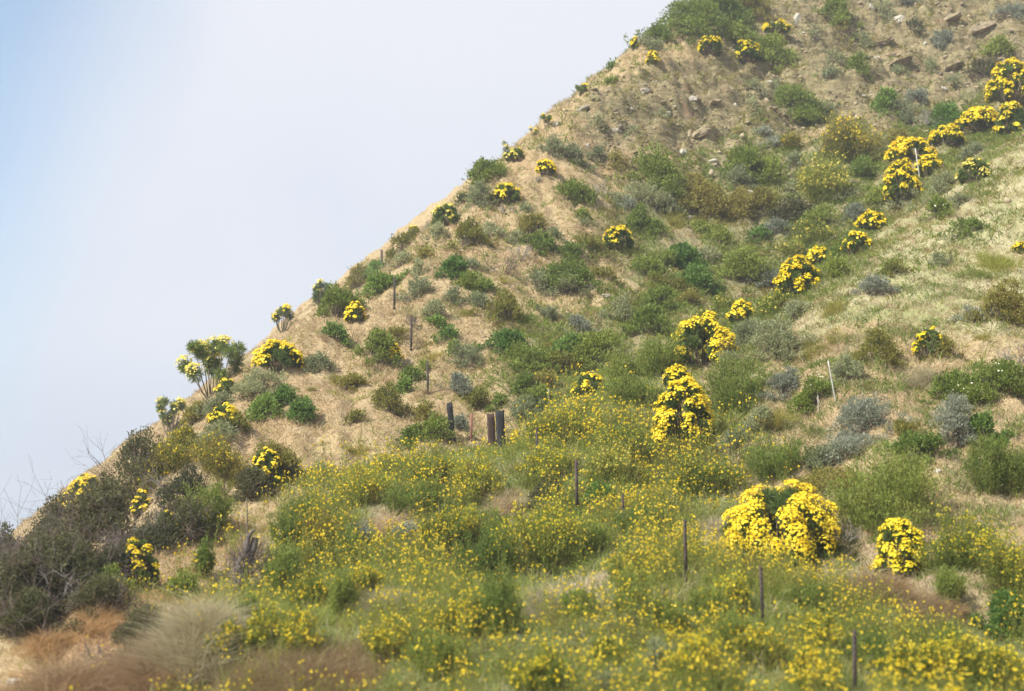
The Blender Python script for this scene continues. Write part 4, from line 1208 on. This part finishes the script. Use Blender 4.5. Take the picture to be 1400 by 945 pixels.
o = link('timber_stub', timber_mesh(.34, 8 * px, 7 * px, M['char'], 5), loc + Vector((-.05, .0, .16)))
o.rotation_euler = (0, R(72), R(8)); tag(o, 'short charred timber stub lying between the brown and charcoal posts', 'timber')
loc, px = stand(505, 376)
o = link('rail', timber_mesh(26 * px, 3.0 * px, 3.0 * px, M['twig'], 9), loc + Vector((0, 0, .12))); o.rotation_euler = (0, R(-84), 0)
tag(o, 'thin grey rail sticking out from the crest against the sky', 'rail')
# the grey stump
loc, px = stand(328, 806)
st = empty('dead_stump', loc); tag(st, 'grey weathered dead stump with a thin upright stick, in the lower left scrub', 'dead stump')
g = Geo(); pts = np.array([[0, 0, -.2], [-.05, 0, .25], [-.02, .03, .6], [.10, 0, .95], [.16, .02, 1.3], [.30, .02, 1.5]]) * (80 * px / 1.5)
g.tubes(pts[:-1], pts[1:], np.array([.17, .13, .11, .09, .07]), np.array([.13, .11, .09, .07, .03]), 9)
pts2 = pts + [.16, .1, 0]; g.tubes(pts2[:4], pts2[1:5], .10, .08, 7)
link('trunk', g.mesh('trunk', M['dead_wood']), (0, 0, 0), st)
b = Geo(); twig_tangle(b, 50 * px, 86 * px, loc.y, 22, .8); link('branches', b.mesh('branches', M['purple_twig']), (0, 0, 0), st)
b = Geo(); b.tubes([[.15, 0, 1.1]], [[.10, 0, 2.15]], .022, .014, 5); link('stick', b.mesh('stick', M['stem']), (0, 0, 0), st)

# ------------------------------------------------------------------ stones
for (u, v, w, h, mt, label) in [
    (935, 211, 11, 12, 'stone', 'white stone above the largest central green shrub'),
    (975, 222, 14, 9, 'stone', 'pale tilted stone right of the white stone in the rubble'),
    (943, 299, 9, 7, 'stone', 'small white stone beneath the broad olive-green shrub'),
    (1026, 262, 14, 7, 'stone', 'pale stone above the two rounded olive shrubs'),
    (1080, 270, 7, 5, 'stone', 'small pale stone beside the dark green scrub shrub'),
    (803, 394, 16, 9, 'stone', 'pale stone at the right of the large sprawling green shrub'),
    (826, 406, 20, 11, 'grey_stone', 'flat grey stone on the pinkish bare patch'),
    (913, 155, 10, 8, 'stone', 'pale stone in the middle of the brown rubble'),
    (864, 153, 9, 9, 'grey_stone', 'grey upright stone in the upper left rubble'),
    (1191, 10, 10, 11, 'stone', 'white stone at the top edge, left of a larger white stone'),
    (1230, 28, 24, 14, 'stone', 'large white tilted stone near the top edge'),
    (1089, 32, 12, 22, 'stone', 'tall pale stone beside dead grey brush near the summit'),
    (1098, 46, 8, 5, 'stone', 'small white stone below the tall pale one near the summit'),
    (1197, 80, 14, 8, 'stone', 'white stone at the foot of the slanting pale ledge'),
    (1056, 114, 15, 7, 'stone', 'flat pale stone left of the large green shrub at upper right'),
    (1266, 62, 7, 7, 'stone', 'small white stone beside a blue-grey sage on the bedded face'),
    (1233, 146, 11, 9, 'stone', 'pale stone between the rich green shrub and the broad sage'),
    (1289, 122, 12, 8, 'stone', 'pale stone at the lower right of the bedded rock face'),
    (1006, 146, 8, 6, 'stone', 'small white stone right of the fractured tan rock'),
    (994, 197, 8, 6, 'grey_stone', 'small grey stone below the yellow-green grass patch in rubble'),
    (957, 186, 34, 24, 'tan_stone', 'fractured tan rock outcrop in the middle of the rubble'),
    (974, 142, 26, 16, 'tan_stone', 'tan rock lump above the fractured tan outcrop'),
    (947, 136, 16, 12, 'grey_stone', 'grey rock left of the tan rock lump'),
    (904, 140, 14, 10, 'tan_stone', 'tan rock in the rubble above the pale middle stone'),
    (880, 125, 20, 12, 'grey_stone', 'grey rock near the top of the rubble'),
    (845, 182, 18, 10, 'grey_stone', 'grey rock at the left edge of the rubble'),
    (792, 152, 30, 15, 'grey_stone', 'dark grey rock on the skyline, larger of two'),
    (764, 171, 18, 10, 'grey_stone', 'dark grey rock on the skyline, smaller of two'),
    (803, 202, 10, 14, 'grey_stone', 'upright grey rock below the skyline rocks'),
    (1202, 62, 46, 14, 'tan_stone', 'slanting pale ledge in the bedded rock'),
    (1228, 92, 52, 12, 'tan_stone', 'long slanting tan ledge, second one down in the bedded rock'),
    (1300, 96, 44, 14, 'tan_stone', 'tan ledge at the right of the bedded rock face'),
    (1340, 40, 50, 22, 'tan_stone', 'ochre rock mass near the top right corner'),
    (1300, 26, 40, 16, 'tan_stone', 'ochre rock right of the large white tilted stone'),
    (1180, 132, 14, 8, 'grey_stone', 'grey rock on red-brown soil left of the rich green shrub'),
    (1217, 612, 16, 7, 'stone', 'pale stone on red soil left of the rounded bright shrub'),
    (1283, 646, 10, 7, 'stone', 'white stone right of the very large feathery bush'),
    (18, 938, 26, 14, 'stone', 'pale stone in the bottom left corner'),
    (44, 930, 16, 8, 'stone', 'smaller pale stone near the bottom left corner'),
    (888, 606, 8, 5, 'stone', 'small pale stone in the dark mustard bush shade'),
    (785, 800, 14, 6, 'stone', 'pale stone in the bare hollow of the field')]:
    loc, px = stand(u, v)
    o = link('stone' if mt == 'stone' else 'rock', stone_mesh('stone', w * px * .56, w * px * .5, h * px * (.62 if mt == 'stone' else .48), M[mt]), loc + Vector((0, w * px * .2, -h * px * .04)))
    o.rotation_euler = (R(rng.uniform(-8, 8)), R(-28 if w > 22 and v < 200 else rng.uniform(-20, 20)), R(rng.uniform(-25, 25)))
    tag(o, label, 'rock' if mt != 'stone' else 'stone', 'pale stones on the slope' if mt == 'stone' else 'rocks of the upper slope')

# ------------------------------------------------------------------ cover nobody could count
FIELD, SCRUB, SPUR, RIGHT, LEFT, ALL = (-13, 32, 19, 56), (-6, 46, 44, 122), (6, 36, 38, 84), (4, 30, 22, 60), (-16, -3, 20, 52), (-40, 58, 20, 125)
def scatter(n, weight, full, box=ALL):
    """n candidate spots in a box of hillside, kept by weight, thinning out with distance"""
    x = rng.uniform(box[0], box[1], n); y = rng.uniform(box[2], box[3], n)
    k = np.abs(x) < y * .36 + 5
    x, y = x[k], y[k]
    w = weight(x, y) * np.minimum(1, (full / y) ** 1.3)
    k = rng.random(len(x)) < w
    x, y = x[k], y[k]
    z = height(x, y)
    u, v = project(np.stack([x, y, z], 1))
    k = (u > -220) & (u < 1620) & (v > -160) & (v < 1100)
    return x[k], y[k], z[k]

def patch(x, y, s, seed, lo, hi):
    return np.clip((fbm(x / s, y / s, seed, 3) - lo) / (hi - lo), 0, 1)

def cover(name, n, box, weight, full, mat, hgt, nb, spread, wpx=.8, droop=.3, label=None):
    x, y, z = scatter(n, weight, full, box)
    m_ = len(x); i = np.repeat(np.arange(m_), nb); t = m_ * nb
    hh = hgt * rng.uniform(.4, 1.35, m_)[i] * rng.uniform(.6, 1.1, t)
    ln = rng.normal(size=(m_, 2)) * .2
    Pq = np.stack([x[i], y[i], z[i]], 1) + rng.normal(size=(t, 3)) * np.array([.10, .10, .0]) * (hgt / .3)
    Pq[:, 2] = height(Pq[:, 0], Pq[:, 1]) - .02
    A = np.stack([ln[i, 0] + rng.normal(size=t) * spread, ln[i, 1] + rng.normal(size=t) * spread, np.ones(t)], 1)
    g = Geo(); g.blades(Pq, A, hh, wpx * px_size(Pq[:, 1]) * rng.uniform(.6, 1.3, t), droop)
    o = link(name, g.mesh(name, M[mat])); tag(o, label, name.replace('_', ' '), kind='stuff')
    print(name, m_, t)

dryw = lambda x, y: np.clip(1 - zone('field', x, y) - zone('rock', x, y) * .85 - zone('spur', x, y) * .5 - zone('scrub', x, y) * .6, 0, 1)
cover('dry_grass', 200000, ALL, lambda x, y: dryw(x, y) * (.1 + .9 * patch(x, y, 1.4, 91, -.15, .3)), 60, 'straw', .30, 7, .6, .8, .4, 'short dry straw grass over the tan slope')
cover('brown_stubble', 60000, ALL, lambda x, y: dryw(x, y) * patch(x, y, 1.3, 92, .0, .3), 60, 'brown_grass', .30, 6, .6, .8, .4, 'brown stubble in patches on the tan slope')
cover('straw_tufts', 90000, ALL, lambda x, y: dryw(x, y) * patch(x, y, .9, 93, .02, .3), 65, 'straw', .46, 8, .42, .9, .35, 'taller straw tufts over the tan slope')
cover('spur_grass', 40000, SPUR, lambda x, y: zone('spur', x, y) * (.3 + .7 * patch(x, y, 3, 95, -.2, .2)), 60, 'grey_grass', .20, 9, .6, .55, .5, 'pale dry grass over the right spur')
cover('spur_green_grass', 26000, SPUR, lambda x, y: zone('spur', x, y) * patch(x, y, 2.6, 96, -.05, .3), 60, 'lime', .22, 9, .6, .55, .5, 'pale green grass in patches on the right spur')
cover('green_weeds', 130000, SCRUB, lambda x, y: (zone('scrub', x, y) * .9 + dryw(x, y) * .10) * patch(x, y, 1.9, 97, -.2, .2), 80, 'green', .40, 9, .8, 1.3, .3, 'low green weeds between the shrubs of the scrub')
cover('olive_weeds', 80000, SCRUB, lambda x, y: (zone('scrub', x, y) * .8 + zone('rock', x, y) * .6 + dryw(x, y) * .08) * patch(x, y, 1.6, 98, -.1, .25), 80, 'olive', .34, 9, .8, 1.2, .3, 'low olive weeds over scrub and rubble')
cover('sage_weeds', 40000, SCRUB, lambda x, y: (zone('scrub', x, y) * .7 + zone('rock', x, y) * .45) * patch(x, y, 1.3, 99, .0, .3), 70, 'sage', .26, 9, .8, 1.2, .3, 'low grey-green weeds over scrub and rubble')
cover('slope_weeds', 90000, ALL, lambda x, y: dryw(x, y) * patch(x, y, 1.3, 100, .08, .35), 60, 'tuft', .22, 8, .8, 1.1, .3, 'thin green weeds on the tan slope')
cover('field_grass', 42000, FIELD, lambda x, y: np.clip(zone('field', x, y) - zone('hollow', x, y) * 1.8, 0, 1) * (.2 + .8 * patch(x, y, 2.0, 101, -.25, .15)), 45, 'mustard', .55, 7, .4, .8, .3, 'green grass and stems under the mustard')
cover('field_weeds', 46000, FIELD, lambda x, y: np.clip(zone('field', x, y) - zone('hollow', x, y) * 1.8, 0, 1) * patch(x, y, 1.5, 106, -.1, .2), 45, 'feather', .42, 8, .6, 1.1, .3, 'leafy green weeds under the mustard')
cover('field_straw', 22000, FIELD, lambda x, y: zone('field', x, y) * patch(x, y, 1.2, 102, -.02, .3), 45, 'grey_grass', .48, 6, .5, .7, .4, 'dry straw showing through the mustard')
cover('right_slope_grass', 24000, RIGHT, lambda x, y: np.clip(1 - zone('field', x, y) - zone('spur', x, y), 0, 1) * (x > y * .17) * (.2 + .8 * patch(x, y, 1.5, 103, -.2, .2)), 60, 'grey_grass', .30, 7, .5, .8, .4, 'dry grass on the lower right slope')
cover('right_slope_weeds', 26000, RIGHT, lambda x, y: np.clip(1 - zone('field', x, y) - zone('spur', x, y) * .6, 0, 1) * (x > y * .15) * patch(x, y, 1.4, 104, -.08, .25), 60, 'feather', .34, 9, .7, 1.0, .3, 'low green weeds on the lower right slope')
cover('bank_grass', 18000, LEFT, lambda x, y: zone('red', x, y) * (.3 + .7 * patch(x, y, 1.5, 105, -.2, .2)), 50, 'orange_grass', .30, 7, .5, .8, .4, 'orange dry grass on the lower left bank')

# loose rubble of the upper slope
x, y, z = scatter(150000, lambda x, y: zone('rock', x, y) * (.15 + .85 * patch(x, y, 1.8, 121, -.15, .3)) + .03 * dryw(x, y) * patch(x, y, 1.5, 122, .1, .3), 75, (-10, 58, 55, 125))
m_ = len(x); sz = .075 * rng.random(m_) ** -.36; sz = np.minimum(sz, .34)
oct_ = np.array([[1, 0, 0], [0, 1, 0], [-1, 0, 0], [0, -1, 0], [0, 0, 1], [0, 0, -1.]])
V_ = oct_[None] * (sz[:, None, None] * rng.uniform(.55, 1.2, (m_, 6, 1))) * [1, 1, .62]
an = rng.uniform(0, 6.28, m_); ca, sa = np.cos(an)[:, None], np.sin(an)[:, None]
V_ = np.stack([V_[..., 0] * ca - V_[..., 1] * sa, V_[..., 0] * sa + V_[..., 1] * ca, V_[..., 2]], -1) + rng.normal(size=(m_, 6, 3)) * (sz * .16)[:, None, None]
V_ = V_ + np.stack([x, y, z + sz * .10], 1)[:, None]
fo = np.array([[0, 1, 4], [1, 2, 4], [2, 3, 4], [3, 0, 4], [1, 0, 5], [2, 1, 5], [3, 2, 5], [0, 3, 5]])
g = Geo(); g.add(V_.reshape(-1, 3), (np.arange(m_)[:, None, None] * 6 + fo[None]).reshape(-1, 3))
tag(link('rubble', g.mesh('rubble', M['rubble'])), 'loose brown rubble strewn over the upper slope', 'rubble', kind='stuff'); print('rubble', m_)

# the mustard itself: thin stems with yellow heads, too many to count
def mustard_weight(x, y):
    return np.clip(zone('field', x, y) - zone('hollow', x, y) * 2.2, 0, 1) * (.10 + .90 * patch(x, y, 1.6, 111, -.02, .15) * patch(x, y, 4.5, 113, -.2, .0))
x, y, z = scatter(50000, mustard_weight, 38, FIELD)
k = clear_of_posts(x, y); x, y, z = x[k], y[k], z[k]
m_ = len(x); g, s, f = Geo(), Geo(), Geo()
ht = rng.uniform(.45, 1.0, m_) * (.8 + .4 * patch(x, y, 3, 112, -.2, .2))
ns = 4; i = np.repeat(np.arange(m_), ns); t = m_ * ns
b0 = np.stack([x[i], y[i], z[i] - .03], 1) + rng.normal(size=(t, 3)) * [.07, .07, 0]
tp = b0 + np.stack([rng.normal(size=t) * .16, rng.normal(size=t) * .16, np.ones(t)], 1) * (ht[i] * rng.uniform(.7, 1.1, t))[:, None]
s.tubes(b0, tp, .22 * px_size(b0[:, 1]), .16 * px_size(b0[:, 1]), 3)
nl = 6; j = np.repeat(np.arange(t), nl); q = rng.random(t * nl) * .85
P_ = b0[j] + (tp - b0)[j] * q[:, None] + rng.normal(size=(t * nl, 3)) * .035
pxl = px_size(P_[:, 1])
g.leaves(P_, (tp - b0)[j] * .8 + rng.normal(size=(t * nl, 3)) * .5, 4.6 * pxl * rng.uniform(.6, 1.3, t * nl), 1.5 * pxl, .2)
k_ = rng.random(t) < .68
heads = tp[k_]; nq = 6
dr = unit(rng.normal(size=(len(heads) * nq, 3)))
sz = np.repeat(np.maximum(1.9 * px_size(heads[:, 1]), .029) * rng.uniform(.55, 1.35, len(heads)), nq)
f.leaves(np.repeat(heads, nq, 0), dr, sz, sz * .95, .1)
root = link('mustard_flowers', g.mesh('mustard_leaves', M['mustard'])); tag(root, 'yellow mustard in flower filling the lower slope', 'wildflowers', kind='stuff')
link('stems', s.mesh('mustard_stems', M['mustard']), (0, 0, 0), root)
link('petals', f.mesh('mustard_petals', M['must_yellow']), (0, 0, 0), root)
print('mustard', m_, len(heads))

# ------------------------------------------------------------------ the thin sea haze in the air
m = bpy.data.materials.new('haze'); m.use_nodes = True
nt = m.node_tree; nt.nodes.clear()
v = nt.nodes.new('ShaderNodeVolumePrincipled'); v.inputs['Color'].default_value = (.96, .97, 1, 1); v.inputs['Density'].default_value = .0007
v.inputs['Anisotropy'].default_value = .2
o = nt.nodes.new('ShaderNodeOutputMaterial'); nt.links.new(v.outputs[0], o.inputs['Volume'])
zt, zb = float(HGT.max()) + 3, min(float(EZ.min()), -9) - 1.5
c = np.array([[x, y, z] for z in (zb, zt) for (x, y) in ((-1420, -1400), (1420, -1400), (1420, 1540), (-1420, 1540))])
hz = link('haze', make_mesh('haze', c, [np.array([[0, 3, 2, 1], [4, 5, 6, 7], [0, 1, 5, 4], [1, 2, 6, 5], [2, 3, 7, 6], [3, 0, 4, 7]])], m))
tag(hz, 'thin pale haze in the air over the hillside', 'haze', kind='stuff')
